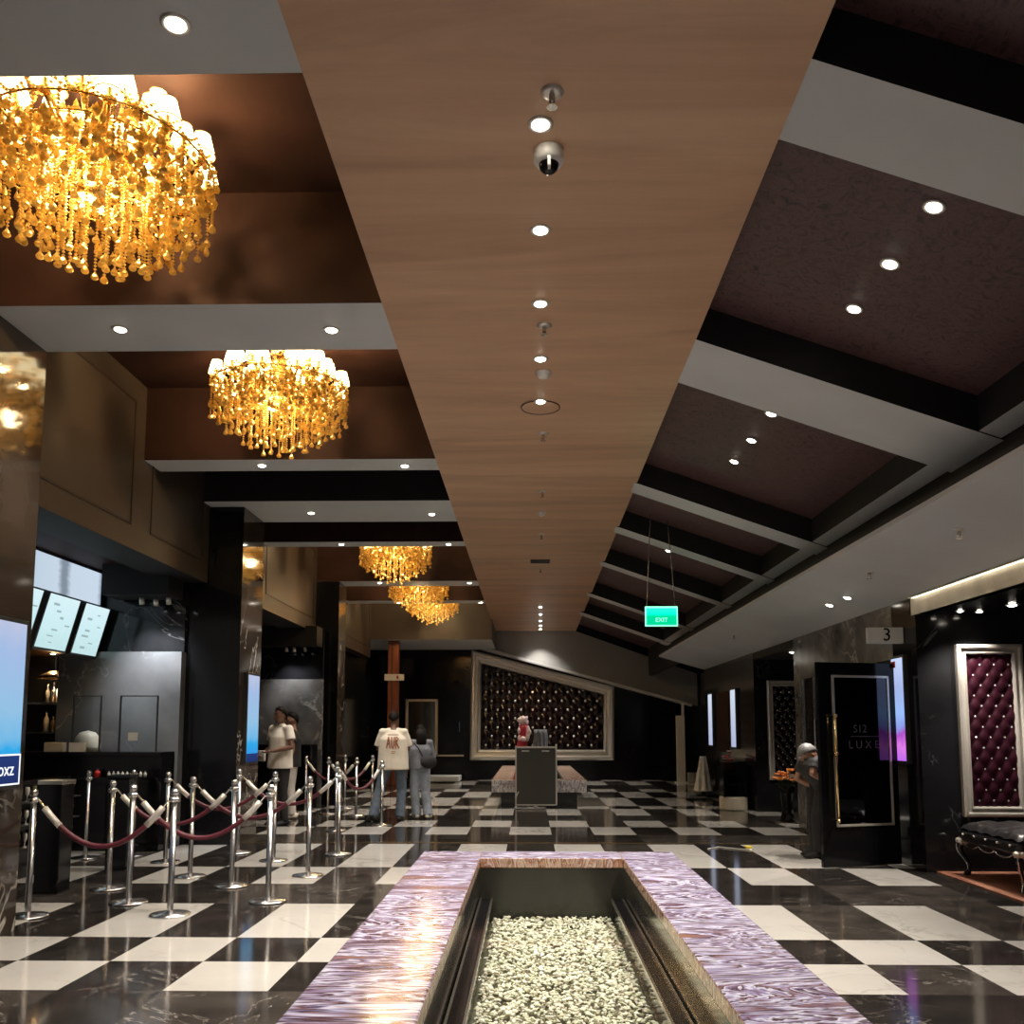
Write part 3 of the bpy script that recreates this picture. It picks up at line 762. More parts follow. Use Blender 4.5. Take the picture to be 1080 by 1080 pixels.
rope(15, 19, 'burgundy rope behind the third row, beside the man in cream tee', .3)
rope(12, 17, 'farthest left burgundy rope, behind the man in the white polo', .3)
rope(13, 18, 'farthest right burgundy rope, crossing behind the others at the back', .3)

# ------------------------------------------------------------------ pools
def pool(x0, x1, y0, y1, ix0, ix1, iy0, iy1, label, skirt, top, side, with_water):
    t = thing('ornamental_pool', label, 'pool', ((x0 + x1) / 2, (y0 + y1) / 2, 0))
    z1 = .50
    b = MB()
    for (a0, a1, c0_, c1) in ((x0, ix0, y0, y1), (ix1, x1, y0, y1), (ix0, ix1, y0, iy0), (ix0, ix1, iy1, y1)):
        f = b.box(a0, a1, c0_, c1, z1 - .075, z1, 1); f[1].material_index = 0
    b.build('rim', [top, side], t, bevel=.008)
    b = MB()
    th = .03
    for q in ((x0 + .005, x0 + th, y0 + .005, y1 - .005), (x1 - th, x1 - .005, y0 + .005, y1 - .005), (x0 + th, x1 - th, y0 + .005, y0 + th), (x0 + th, x1 - th, y1 - th, y1 - .005)):
        b.box(*q, skirt, z1 - .076)
    b.build('skirt', side, t)
    b = MB(); k = .18
    for q in ((x0 + k, ix0 - .005, y0 + k, y1 - k), (ix1 + .005, x1 - k, y0 + k, y1 - k), (ix0 - .005, ix1 + .005, y0 + k, iy0 - .005), (ix0 - .005, ix1 + .005, iy1 + .005, y1 - k)):
        b.box(*q, 0.001, z1 - .077)
    b.box(ix0 - .005, ix1 + .005, iy0 - .005, iy1 + .005, .001, .03, 1)
    b.build('basin', ['basin', 'bed'], t)
    if not with_water: return t
    b = MB()
    for q in ((ix0, ix0 + .085), (ix1 - .085, ix1)): b.box(q[0], q[1], iy0, iy1, .03, .20)
    b.build('inner_ledge', 'black_gloss', t)
    for xx in (ix0 + .085, ix1 - .097, ix0 + .004, ix1 - .016):
        b = MB(); b.box(xx, xx + .012, iy0, iy1 - .001, .19, .212); b.build('metal_edge', 'steel', t)
    xw0, xw1 = ix0 + .097, ix1 - .097
    rnd = random.Random(11); b = MB()
    nf = len(b.bm.faces)
    for k in range(6200):
        x = rnd.uniform(xw0 + .01, xw1 - .01); y = rnd.uniform(3.6, iy1 - .012)
        r = rnd.uniform(.008, .0155)
        mt = Matrix.Rotation(rnd.uniform(0, 6.28), 4, 'Z') @ Matrix.Rotation(rnd.uniform(-.6, .6), 4, 'X') @ Matrix.Rotation(rnd.uniform(-.5, .5), 4, 'Y')
        vs = bmesh.ops.create_icosphere(b.bm, subdivisions=1, radius=1)['verts'] if False else None
        a = [Vector((rnd.uniform(.7, 1.2) * r * 1.25 * math.cos(q * PI / 3), rnd.uniform(.7, 1.2) * r * math.sin(q * PI / 3), 0)) for q in range(6)]
        c = Vector((x, y, .05 + rnd.uniform(0, .028))); h = r * rnd.uniform(.3, .55)
        up = [b.bm.verts.new(mt @ (p * .72 + Vector((0, 0, h))) + c) for p in a]
        md = [b.bm.verts.new(mt @ p + c) for p in a]
        mi = rnd.choices((0, 1, 2), (7, 3, 2.2))[0]
        f = b.bm.faces.new(up); f.material_index = mi
        for q in range(6):
            f = b.bm.faces.new([md[q], md[(q + 1) % 6], up[(q + 1) % 6], up[q]]); f.material_index = mi
        f = b.bm.faces.new(md[::-1]); f.material_index = mi
    o = b.build('gravel', ['gravel_a', 'gravel_b', 'gravel_c'], t); o['kind'] = 'stuff'
    b = MB(); b.face([(xw0, iy0, .175), (xw1, iy0, .175), (xw1, iy1, .175), (xw0, iy1, .175)])
    b.build('water', 'water', t, recalc=False)
    return t
pool(-.83, 1.12, 1.5, 7.23, -.37, .70, 1.95, 6.86, 'large mauve agate rimmed pool with pale gravel bed in the foreground', .27, 'onyx_top', 'onyx_side', True)
pool(-.72, 1.10, 17.4, 24.4, -.30, .68, 17.85, 23.95, 'second agate rimmed pool with painted reflections on its front behind the dark panel', .27, 'onyx_side', 'onyx_reflect', False)

# ------------------------------------------------------------------ kiosk panel and bundles
t = thing('display_stand', 'dark upright display panel seen from behind, between the two pools', 'display stand', (.13, 17.15, 0))
b = MB(); b.box(-.235, .495, 17.13, 17.19, .06, 1.11); b.build('panel', 'panel_olive', t)
for x in (-.265, .495):
    b = MB(); b.box(x, x + .03, 17.10, 17.22, .05, 1.15); b.build('side_frame', 'silver_frame', t, bevel=.006)
b = MB(); b.box(-.235, .495, 17.10, 17.22, 1.11, 1.14); b.build('top_rail', 'silver_frame', t)
b = MB(); b.box(-.235, .495, 17.11, 17.21, .045, .065); b.build('bottom_rail', 'silver_frame', t)
for x in (-.14, .24):
    b = MB(); b.box(x, x + .14, 17.115, 17.13, 1.045, 1.07); b.build('slot', 'silver_frame', t)
b = MB()
star = []
for k in range(8):
    r = .16 if k % 2 == 0 else .05; star.append((.13 + r * math.cos(k * PI / 4), 17.15 + r * math.sin(k * PI / 4)))
b.prism(star, .0, .02, 'z'); b.lathe([(.05, .018), (.025, .05), (.0, .05)], (.13, 17.15, 0), 12); b.build('star_foot', 'chrome', t)
b = MB(); b.tube([(-.20, 17.09, .30), (-.24, 17.06, .22), (-.25, 17.06, .08), (-.25, 17.07, .012)], .01, 6); b.build('cable', 'silver_frame', t)
def drape(name, c, z0, z1, r0, r1, folds, mats, label, cat, tip=None, lean=(0, 0)):
    t = thing(name, label, cat, (c[0], c[1], z0))
    b = MB(); n = 48; R = []
    for j in range(13):
        u = j / 12; ring = []
        for k in range(n):
            a = 2 * PI * k / n; r = (r0 + (r1 - r0) * u) * (1 + .22 * math.sin(folds * a + 2.5 * u) * (1 - .3 * u)) * (1 + .12 * math.sin(9 * u + a))
            ring.append(b.bm.verts.new((c[0] + lean[0] * u + r * math.cos(a), c[1] + lean[1] * u + .7 * r * math.sin(a), z0 + (z1 - z0) * u)))
        R.append(ring)
    for A, B in zip(R, R[1:]):
        for k in range(n): b.bm.faces.new([A[k], A[(k + 1) % n], B[(k + 1) % n], B[k]])
    b.bm.faces.new(R[0][::-1]); b.bm.faces.new(R[-1])
    b.build('drape', mats[0], t, smooth=True)
    if tip:
        b = MB(); rnd = random.Random(5)
        for k in range(16):
            a = rnd.uniform(0, 6.28); q = Vector((c[0] + lean[0] + tip * math.cos(a) * rnd.random(), c[1] + lean[1] + .6 * tip * math.sin(a) * rnd.random(), z1 + rnd.uniform(-.28, .12)))
            b.ball(q, (rnd.uniform(.03, .07), rnd.uniform(.03, .05), rnd.uniform(.05, .12)), 8, 6, mtx=Matrix.Rotation(rnd.uniform(-.8, .8), 4, 'Y'))
        b.build('ruffle', mats[1], t, smooth=True)
    return t
drape('cloth_bundle', (-.17, 17.64), .502, 1.55, .12, .07, 7, ('red_cloth', 'pink_white'), 'red and pinkish white bundle standing behind the dark display panel', 'bundle', .12, (.06, 0))
drape('cloth_bundle', (.23, 17.64), .502, 1.46, .17, .11, 9, ('cloth_grey',), 'dark grey draped bundle to the right of the red and white one', 'bundle', None, (-.02, 0))

# ------------------------------------------------------------------ exit sign
M['exit_green'] = glow('lit green sign', [(0, (.0, .50, .22)), (.52, (.0, .55, .25)), (.60, (.0, .95, .50)), (1, (.02, .95, .52))], 1.3)
M['exit_pale'] = glow('lit pale green edge', [(0, (.25, 1, .6)), (1, (.25, 1, .6))], 1.6)
t = thing('exit_sign', 'green lit hanging exit sign on two thin cables', 'sign', (1.86, 12.6, 2.91))
b = MB(); b.box(1.645, 2.078, 12.585, 12.615, 2.91, 3.165); b.build('panel', 'exit_green', t)
b = MB()
for q in ((1.635, 1.65, 2.90, 3.175), (2.073, 2.088, 2.90, 3.175), (1.635, 2.088, 2.90, 2.914), (1.635, 2.088, 3.155, 3.178)): b.box(q[0], q[1], 12.575, 12.62, q[2], q[3])
b.build('frame', 'exit_pale', t)
word('lettering', 'EXIT', .085, (1.862, 12.581, 2.985), (PI / 2, 0, 0), 'exit_pale', t, .002)
for xa, xb in ((1.66, 1.73), (2.06, 1.97)):
    b = MB(); b.tube([(xa, 12.6, 3.17), (xb, 12.6, zs(xb) + .28)], .007, 6); b.build('cable', 'steel', t)

# ------------------------------------------------------------------ screens
def screen(px, y0, y1, z0, z1, face, label, mats, text=None, extra=None):
    """flat screen on a wall of constant x; face=+1 looks to +x, -1 to -x"""
    t = thing('display_screen', label, 'screen', (px, (y0 + y1) / 2, z0))
    a, c = sorted((px, px + face * .05))
    b = MB(); b.box(a, c, y0 - .03, y1 + .03, z0 - .03, z1 + .03); b.build('casing', 'dark_plastic', t, bevel=.005)
    x = px + face * .052; w0, w1 = sorted((px + face * .045, x))
    b = MB(); b.box(w0, w1, y0, y1, z0, z1); b.build('picture', mats, t)
    return t
M['scr_blue'] = glow('blue screen picture', [(0, (.05, .35, .95)), (.22, (.04, .50, 1.0)), (.30, (.22, .60, .98)), (.45, (.36, .66, .95)), (.8, (.45, .62, .95)), (1, (.62, .68, .92))], .72, axis=2, noise=.22)
M['scr_navy'] = glow('navy caption bar', [(0, (.015, .03, .12)), (1, (.02, .04, .16))], 1.0)
M['scr_white'] = glow('white caption', [(0, (.9, .95, 1)), (1, (.9, .95, 1))], 1.1)
M['scr_violet'] = glow('violet screen picture', [(0, (.55, .15, .9)), (.14, (.8, .22, .85)), (.26, (.45, .08, .62)), (.33, (.28, .35, .85)), (.45, (.35, .55, 1)), (.7, (.40, .50, .85)), (1, (.6, .72, 1))], .85, axis=2, noise=.16)
M['scr_pale'] = glow('pale screen picture', [(0, (.5, .55, .8)), (1, (.75, .85, 1))], .75, axis=2, noise=.2)
t = screen(-3.75, 5.5, 6.53, 1.06, 2.22, 1, 'blue advertising screen on the near left pillar at the photo edge', 'scr_blue')
b = MB(); b.box(-3.70, -3.694, 5.5, 6.53, 1.06, 1.28); b.build('caption_bar', 'scr_navy', t)
b = MB()
for q in ((5.5, 6.53, 1.06, 1.072), (5.5, 6.53, 1.268, 1.28), (6.518, 6.53, 1.06, 1.28)): b.box(-3.695, -3.692, *q)
b.build('caption_border', 'scr_white', t)
word('caption', 'Unboxz', .135, (-3.693, 6.24, 1.17), (PI / 2, 0, PI / 2), 'scr_white', t, .001)
t = screen(-3.75, 11.82, 12.30, 1.03, 2.18, 1, 'narrow blue screen on the second pillar beside the man in white', 'scr_blue')
b = MB(); b.box(-3.70, -3.694, 11.82, 12.30, 1.03, 1.14); b.build('caption_bar', 'scr_navy', t)
t = screen(4.07, 9.76, 10.05, 1.12, 2.23, -1, 'violet and blue advertising screen beside the open door', 'scr_violet')
b = MB(); b.box(4.014, 4.02, 9.94, 10.04, 2.13, 2.20); b.build('badge', 'red_plastic', t)
screen(4.07, 17.7, 18.1, 1.12, 2.24, -1, 'pale narrow screen on the far right wall above the black cabinet', 'scr_pale')
screen(4.07, 19.95, 20.35, 1.12, 2.24, -1, 'bluish narrow screen farthest back on the right wall', 'scr_pale')

# menu boards (lean out at the top)
M['menu'] = glow('lit menu picture', [(0, (.55, .78, .80)), (.5, (.62, .86, .90)), (1, (.70, .90, .95))], .88, axis=2, noise=.5, nscale=9)
M['menu_ink'] = glow('menu ink', [(0, (.35, .5, .52)), (1, (.4, .55, .58))], .8)
M['menu_reflection'] = glow('glowing menu reflection', [(0, (.55, .68, .80)), (.06, (.62, .76, .9)), (.42, (.7, .83, .97)), (.48, (.28, .34, .42)), (.53, (.28, .34, .42)), (.59, (.7, .83, .97)), (.95, (.72, .85, 1)), (1, (.3, .38, .5))], .72, axis=1, noise=.06)  # blurred reflection of the menu screens, painted as emission
for (y0, y1, l) in ((9.02, 9.78, 'left cut-off'), (9.94, 10.60, 'middle'), (10.76, 11.36, 'right')):
    t = thing('menu_screen', '%s lit menu screen hanging above the first counter' % l, 'screen', (-5.55, (y0 + y1) / 2, 2.38), 0, 'menu screens above the counter')
    lean = .16
    def P(x, y, z): return (x + lean * (z - 2.38) / .6, y, z)
    def slab(x0, x1, ya, yb, za, zb):
        b = MB(); vs = [P(x, y, z) for z in (za, zb) for y in (ya, yb) for x in (x0, x1)]
        v = [b.bm.verts.new(q) for q in vs]
        for idx in ((0, 2, 3, 1), (4, 5, 7, 6), (0, 1, 5, 4), (2, 6, 7, 3), (0, 4, 6, 2), (1, 3, 7, 5)): b.bm.faces.new([v[i] for i in idx])
        return b
    slab(-5.60, -5.54, y0 - .03, y1 + .03, 2.36, 3.0).build('casing', 'dark_plastic', t)
    slab(-5.541, -5.535, y0, y1, 2.385, 2.985).build('picture', 'menu', t)
    rnd = random.Random(int(y0 * 10))
    for k in range(7):
        yy = rnd.uniform(y0 + .05, y1 - .15); zz = 2.45 + k * .07
        slab(-5.535, -5.533, yy, yy + rnd.uniform(.05, .16), zz, zz + rnd.uniform(.008, .03)).build('menu_line', 'menu_ink', t)
t = thing('screen_reflection', 'long glowing panel above the menu screens, standing in for their reflection', 'reflection', (-5.6, 10.6, 3.02))  # glowing panel added in place of the menu screens' reflection
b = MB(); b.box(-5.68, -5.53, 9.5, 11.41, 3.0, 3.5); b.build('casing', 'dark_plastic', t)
b = MB(); b.box(-5.532, -5.52, 9.55, 11.40, 3.05, 3.46); b.build('panel', 'menu_reflection', t)

# ------------------------------------------------------------------ counters and bar niche
def counter(x0, x1, y0, y1, label):
    t = thing('service_counter', label, 'counter', ((x0 + x1) / 2, (y0 + y1) / 2, 0))
    b = MB(); b.box(x0, x1, y0 + .05, y1, 0.002, 1.14); b.build('body', 'black_gloss', t)
    b = MB(); b.box(x0, x1, y0, y1, 1.14, 1.185); b.build('top', 'black_gloss', t, bevel=.006)
    n = int((x1 - x0) / .6)
    for k in range(n):
        a = x0 + (x1 - x0) * k / n
        b = MB(); b.box(a + .02, a + (x1 - x0) / n - .02, y0 + .035, y0 + .05, .1, .80); b.build('front_panel', 'black_gloss', t, bevel=.004)
    b = MB(); b.box(x0, x1, y0 - .06, y0 + .05, .86, .885); b.build('shelf', 'black_gloss', t)
    return t
counter(-7.0, -4.46, 10.9, 11.35, 'black glossy counter in front of the blue grey stone wall')
counter(-6.3, -4.0, 16.5, 17.1, 'black glossy counter behind the second pillar and the men')
def bottle(loc, h, r, label, mat, cat='bottle', grp=None, cap='steel'):
    t = thing('bottle' if cat == 'bottle' else cat.replace(' ', '_'), label, cat, loc, 0, grp)
    b = MB(); b.lathe([(0, 0), (r, 0), (r, h * .58), (r * .9, h * .66), (r * .38, h * .78), (r * .34, h * .93), (0, h * .93)], loc, 12); b.build('body', mat, t, smooth=True)
    b = MB(); b.lathe([(r * .4, h * .92), (r * .4, h), (0, h)], loc, 10); b.build('cap', cap, t)
for k in range(9):
    bottle((-4.62 - .055 * k, 10.87, .886), .075, .018, 'small clear bottle on the counter front shelf below the stone wall', 'white_plastic', 'bottle', 'small bottles in a row on the counter shelf')
bottle((-5.20, 10.87, .886), .10, .035, 'little red jar on the counter front shelf', 'red_plastic', 'jar')
# acrylic screens on the counter
for k, (x0, x1, l) in enumerate(((-5.60, -5.60 + .35, 'left'), (-5.02, -4.55, 'right'))):
    t = thing('counter_screen', '%s clear acrylic guard standing on the first counter' % l, 'guard', ((x0 + x1) / 2, 11.0, 1.185), 0, 'clear guards on the counter')
    b = MB(); b.box(x0, x1, 10.995, 11.0, 1.2, 1.86); b.build('pane', 'glass', t)
    for x in (x0, x1 - .012):
        b = MB(); b.box(x, x + .014, 10.985, 11.01, 1.186, 1.87); b.build('edge_post', 'dark_plastic', t)
    b = MB(); b.box(x0, x1, 10.985, 11.01, 1.86, 1.872); b.build('top_edge', 'dark_plastic', t)
t = tag((lambda b: (b.box(-4.90, -4.78, 10.984, 10.987, 1.32, 1.42), b)[1])(MB()).build('notice_paper', 'paper', at=(-4.84, 10.986, 1.37)), 'small white paper notice on the right acrylic guard', 'notice')
t = thing('paper_dome', 'whitish dome shaped holder standing on the first counter', 'holder', (-5.52, 11.08, 1.185))
b = MB(); b.lathe([(0, 0), (.16, 0), (.16, .06), (.14, .17), (.09, .235), (0, .26)], (-5.50, 11.19, 1.186), 20); b.build('dome', 'cream', t, smooth=True)
b = MB(); b.box(-5.60, -5.40, 10.94, 10.955, 1.187, 1.30); b.build('card', 'paper', t)
t = tag((lambda b: (b.box(-5.92, -5.70, 10.96, 11.08, 1.186, 1.30), b)[1])(MB()).build('small_box', 'cream', at=(-5.8, 11.0, 1.186), bevel=.006), 'small cream box at the left end of the counter', 'box')
# niche shelves
t = thing('bar_shelf', 'dark bar shelf in the niche left of the stone wall', 'shelf', (-6.5, 12.3, 0))
b = MB(); b.box(-7.2, -6.06, 12.15, 12.48, 0.001, 1.0); b.build('cabinet', 'black_gloss', t)
for z in (1.40, 1.80):
    b = MB(); b.box(-7.2, -6.06, 12.15, 12.48, z, z + .025); b.build('board', 'steel', t)
for x in (-7.19, -6.40, -6.07):
    b = MB(); b.box(x, x + .012, 12.15, 12.17, 1.0, 1.85); b.build('upright', 'steel', t)
rnd = random.Random(4)
k = 0
for z, zn in ((1.001, 'lower shelf'), (1.426, 'middle shelf'), (1.826, 'top shelf')):
    for x in (-6.62, -6.53, -6.46, -6.34, -6.26, -6.17, -6.11):
        k += 1
        bottle((x + rnd.uniform(-.01, .01), 12.28, z), rnd.uniform(.20, .30), rnd.uniform(.026, .036), 'bottle on the %s of the dark bar niche' % zn, ('bottle_glass', 'steel', 'cream')[k % 3], 'bottle', 'bottles in the bar niche')
t = thing('pendant_lamp', 'glowing copper dome lamp hanging in the bar niche', 'lamp', (-6.35, 11.95, 2.2))
b = MB(); b.lathe([(.0, .10), (.05, .095), (.16, .05), (.22, 0), (.215, -.005), (.15, .04), (0, .08)], (-6.35, 11.95, 2.14), 28); b.build('dome', 'copper', t, smooth=True)
b = MB(); b.tube([(-6.35, 11.95, 2.24), (-6.35, 11.95, 2.48)], .01, 6); b.build('stem', 'dark_plastic', t)
lamp('bulb', 'POINT', (-6.35, 11.9, 2.08), 6, t, (1, .6, .25), .04)
# black pedestals
for (x, y, h, l) in ((-4.29, 8.2, 1.0, 'black square pedestal bin beside the near left pillar'), (-4.29, 9.55, .98, 'black square pedestal bin behind the second rope post')):
    t = thing('pedestal_bin', l, 'bin', (x, y, 0))
    b = MB(); b.box(x - .11, x + .11, y - .11, y + .11, .012, h - .04); b.build('body', 'black_gloss', t, bevel=.008)
    b = MB(); b.box(x - .12, x + .12, y - .12, y + .12, h - .04, h); b.build('lid', 'steel' if y < 9 else 'black_gloss', t, bevel=.01)
    b = MB(); b.box(x - .10, x + .10, y - .10, y + .10, 0, .014); b.build('plinth', 'dark_plastic', t)
# glass rack near the pillar
t = thing('glass_rack', 'black rack of hanging glasses between the pillar and the counter', 'rack', (-5.0, 9.0, 0))
b = MB(); b.box(-5.1, -4.98, 8.4, 9.8, .002, .95); b.build('back_board', 'black_gloss', t)
for z in (.30, .52, .74):
    b = MB(); b.box(-4.98, -4.86, 8.4, 9.8, z, z + .012); b.build('rail', 'dark_plastic', t)
k = 0
for z in (.312, .532, .752):
    for j in range(11):
        y = 8.48 + j * .125
        tt = thing('drinking_glass', 'stemmed glass on the black rack beside the near pillar', 'glass', (-4.92, y, z), 0, 'glasses on the black rack')
        b = MB(); b.lathe([(0, 0), (.022, 0), (.022, .004), (.004, .01), (.004, .05), (.02, .075), (.024, .11), (.020, .14), (.019, .14), (.022, .11), (.0, .06)], (-4.92, y, z), 10)
        b.build('bowl', 'stud' if j % 3 == 0 else 'bottle_glass', tt, smooth=True)

# ------------------------------------------------------------------ open door and its sign
t = thing('door_2', 'black door leaf swung open into the lobby, lettered glass in silver moulding', 'door', (4.02, 10.02, 0), math.radians(17))
b = MB(); b.box(3.04, 4.01, 9.99, 10.04, .012, 2.18); b.build('leaf', 'black_gloss', t, bevel=.004)
b = MB(); b.box(3.23, 3.90, 9.984, 9.991, .455, 2.015); b.build('glass_panel', 'dark_glass', t)
b = MB()
for q in ((3.205, 3.23, .43, 2.04), (3.90, 3.925, .43, 2.04), (3.205, 3.925, 2.015, 2.04), (3.205, 3.925, .43, .455)): b.box(q[0], q[1], 9.972, 9.991, q[2], q[3])
b.build('moulding', 'silver_frame', t, bevel=.004)
b = MB(); b.tube([(3.192, 9.93, .50), (3.192, 9.93, 1.62)], .016, 10); hd = b.build('handle', 'brass', t, smooth=True)
for z in (.50, 1.20, 1.60):
    b = MB(); b.tube([(3.192, 9.99, z), (3.192, 9.93, z)], .012, 8); b.ball((3.192, 9.925, z), .024, 10, 8); b.build('handle_mount', 'brass', hd, smooth=True)
word('lettering', 'S12', .12, (3.54, 9.981, 1.46), (PI / 2, 0, 0), 'etched', t, .001)
word('lettering', 'L U X E', .12, (3.58, 9.981, 1.29), (PI / 2, 0, 0), 'etched', t, .001)
b = MB(); b.box(3.42, 3.80, 9.979, 9.983, 1.378, 1.386); b.build('rule_line', 'etched', t)
for z in (.3, 1.1, 1.9):
    b = MB(); b.tube([(4.02, 10.05, z), (4.02, 10.05, z + .1)], .012, 8); b.build('hinge', 'steel', t)
t['kind'] = 'structure'; t.name = 'door_2'
t = thing('number_sign', 'pale box sign reading 3 above the open door', 'sign', (3.9, 9.8, 2.39))
b = MB(); b.box(3.68, 4.065, 9.80, 9.86, 2.385, 2.56); b.build('box', 'grey_paint', t, bevel=.006)
word('numeral', '3', .20, (3.885, 9.797, 2.475), (PI / 2, 0, 0), 'black_gloss', t, .002)
# second leaf, closed glass
t = thing('door_3', 'closed dark glass door with chrome edges on the right wall', 'door', (4.07, 12.7, 0))
b = MB(); b.box(4.045, 4.072, 12.3, 13.4, .01, 2.2); b.build('leaf', 'black_gloss', t)
for y in (12.3, 12.85, 13.37):
    b = MB(); b.box(4.03, 4.05, y, y + .03, .01, 2.2); b.build('edge', 'chrome', t)
b = MB(); b.tube([(4.01, 12.78, .9), (4.01, 12.78, 1.6)], .014, 8); b.build('handle', 'chrome', t)
t['kind'] = 'structure'

# ------------------------------------------------------------------ tufted bench
t = thing('tufted_bench', 'black buttoned bench with carved silver legs under the burgundy panel', 'bench', (4.9, 8.75, .012))
bx0, bx1, by0, by1 = 4.32, 5.5, 8.2, 9.32
b = MB(); b.box(bx0, bx1, by0, by1, .34, .46); b.build('seat_base', 'black_leather', t, bevel=.03)
b = MB(); nx, ny = 40, 40; g = {}
for i in range(nx + 1):
    for j in range(ny + 1):
        u, w = i / nx, j / ny; e = min(u, 1 - u, w, 1 - w)
        a = (u * 5 + w * 5 / 2 * 2) % 1; c = (u * 5 - w * 5) % 1
        z = .46 + .075 * min(1, (e / .09)) ** .5 + .018 * math.sqrt(abs(math.sin(PI * a) * math.sin(PI * c)))
        g[i, j] = b.bm.verts.new((bx0 + .01 + (bx1 - bx0 - .02) * u, by0 + .01 + (by1 - by0 - .02) * w, z))
for i in range(nx):
    for j in range(ny): b.bm.faces.new([g[i, j], g[i + 1, j], g[i + 1, j + 1], g[i, j + 1]])
b.build('seat_cushion', 'black_leather', t, smooth=True)
for k in range(5):
    for side in (0, 1):
        p = (bx0 - .006, by0 + .12 + k * .22, .42) if side == 0 else (bx0 + .14 + k * .22, by0 - .006, .42)
        b = MB(); b.ball(p, .012, 8, 6); b.build('stud', 'stud', t)
for (x, y, sx, sy) in ((bx0, by0, -1, -1), (bx1, by0, 1, -1), (bx0, by1, -1, 1), (bx1, by1, 1, 1)):
    b = MB(); pts = []; rr = []
    for k in range(13):
        u = k / 12; off = .035 * math.sin(2 * PI * u * .9 + .2) + .02 * u
        pts.append((x - sx * .05 + sx * off, y - sy * .05 + sy * off, .37 - .358 * u)); rr.append(.045 - .03 * math.sin(min(1, u * 1.25) * PI / 2) + (.012 if u > .9 else 0))
    b.tube(pts, rr, 10); lg = b.build('leg', 'black_gloss', t, smooth=True)
    b = MB(); b.tube([(p[0] + sx * r * .8, p[1] + sy * r * .8, p[2]) for p, r in zip(pts, rr)], .008, 6); b.build('silver_edge', 'chrome', lg, smooth=True)
    b = MB(); b.ball((x - sx * .03, y - sy * .03, .345), (.055, .055, .045), 10, 8)
    for q in range(5): b.ball((x - sx * .02 + .03 * math.cos(q * 1.25), y - sy * .02 + .03 * math.sin(q * 1.25), .35), .026, 8, 6)
    b.build('carved_knee', 'silver_frame', lg, smooth=True)
for side in (0, 1):
    b = MB(); pts = []
    for k in range(37):
        u = k / 36; z = .335 - .035 * abs(math.sin(3 * PI * u)) ** .8
        pts.append((bx0 - .004, by0 + .1 + (by1 - by0 - .2) * u, z) if side == 0 else (bx0 + .1 + (bx1 - bx0 - .2) * u, by0 - .004, z))
    b.tube(pts, .007, 6); b.build('apron_scroll', 'chrome', t, smooth=True)
# skirting board strip behind the bench

# ------------------------------------------------------------------ things at the far end
t = thing('timber_post', 'red brown timber post at the far left', 'post', (-3.62, 24.0, 0))
b = MB(); b.box(-3.76, -3.48, 23.9, 24.15, 0, 3.83); b.build('shaft', 'red_wood', t, bevel=.02)
b = MB(); b.box(-3.66, -3.63, 23.89, 23.91, 0, 3.83); b.build('groove', 'groove', t)
t = thing('wall_sign', 'small white plate sign across the red timber post', 'sign', (-3.57, 23.85, 2.8))
b = MB(); b.box(-3.84, -3.32, 23.86, 23.9, 2.76, 2.93); b.build('plate', 'white_plastic', t, bevel=.004)
b = MB(); b.box(-3.52, -3.47, 23.852, 23.861, 2.80, 2.89); b.build('pictogram', 'red_plastic', t)
t = thing('wall_mirror', 'gold framed mirror on the back wall, left of the dark door', 'mirror', (-3.16, 26.69, .7))
b = MB(); b.box(-3.58, -2.76, 26.66, 26.69, .72, 2.30); b.build('glass', 'mirror', t)
b = MB()
for q in ((-3.65, -3.57, .68, 2.36), (-2.77, -2.69, .68, 2.36), (-3.65, -2.69, 2.29, 2.36), (-3.65, -2.69, .68, .74)): b.box(q[0], q[1], 26.62, 26.69, q[2], q[3])
b.build('frame', 'gold_frame', t, bevel=.01)
t = thing('door_1', 'dark back wall door with thin gold outline', 'door', (-2.3, 26.69, 0))
b = MB(); b.box(-2.66, -1.9, 26.65, 26.69, .0, 2.9); b.build('leaf', 'black_gloss', t)
b = MB(); b.box(-2.68, -1.92, 26.63, 26.66, .68, .73); b.build('gold_line', 'gold_frame', t)
b = MB(); b.tube([(-2.05, 26.60, 1.4), (-2.05, 26.60, 1.7)], .02, 8); b.build('handle', 'chrome', t)
t['kind'] = 'structure'
t = thing('low_platform', 'low pale grey platform on the floor below the gold framed mirror', 'platform', (-2.7, 25.6, 0))
b = MB(); b.box(-3.3, -1.95, 25.2, 26.2, .03, .17); b.build('slab', 'grey_paint', t, bevel=.01)
b = MB(); b.box(-3.2, -2.05, 25.3, 26.1, 0, .03); b.build('plinth', 'dark_plastic', t)
# steel edged panel by the third pillar
t = thing('steel_panel', 'dark glass panel with steel edges beyond the third pillar', 'panel', (-4.44, 19.8, 0))
b = MB(); b.box(-4.44, -4.42, 19.0, 20.8, .01, 2.4); b.build('pane', 'black_gloss', t)
for y in (19.0, 19.6, 20.77):
    b = MB(); b.box(-4.42, -4.39, y, y + .03, .01, 2.4); b.build('edge', 'chrome', t)
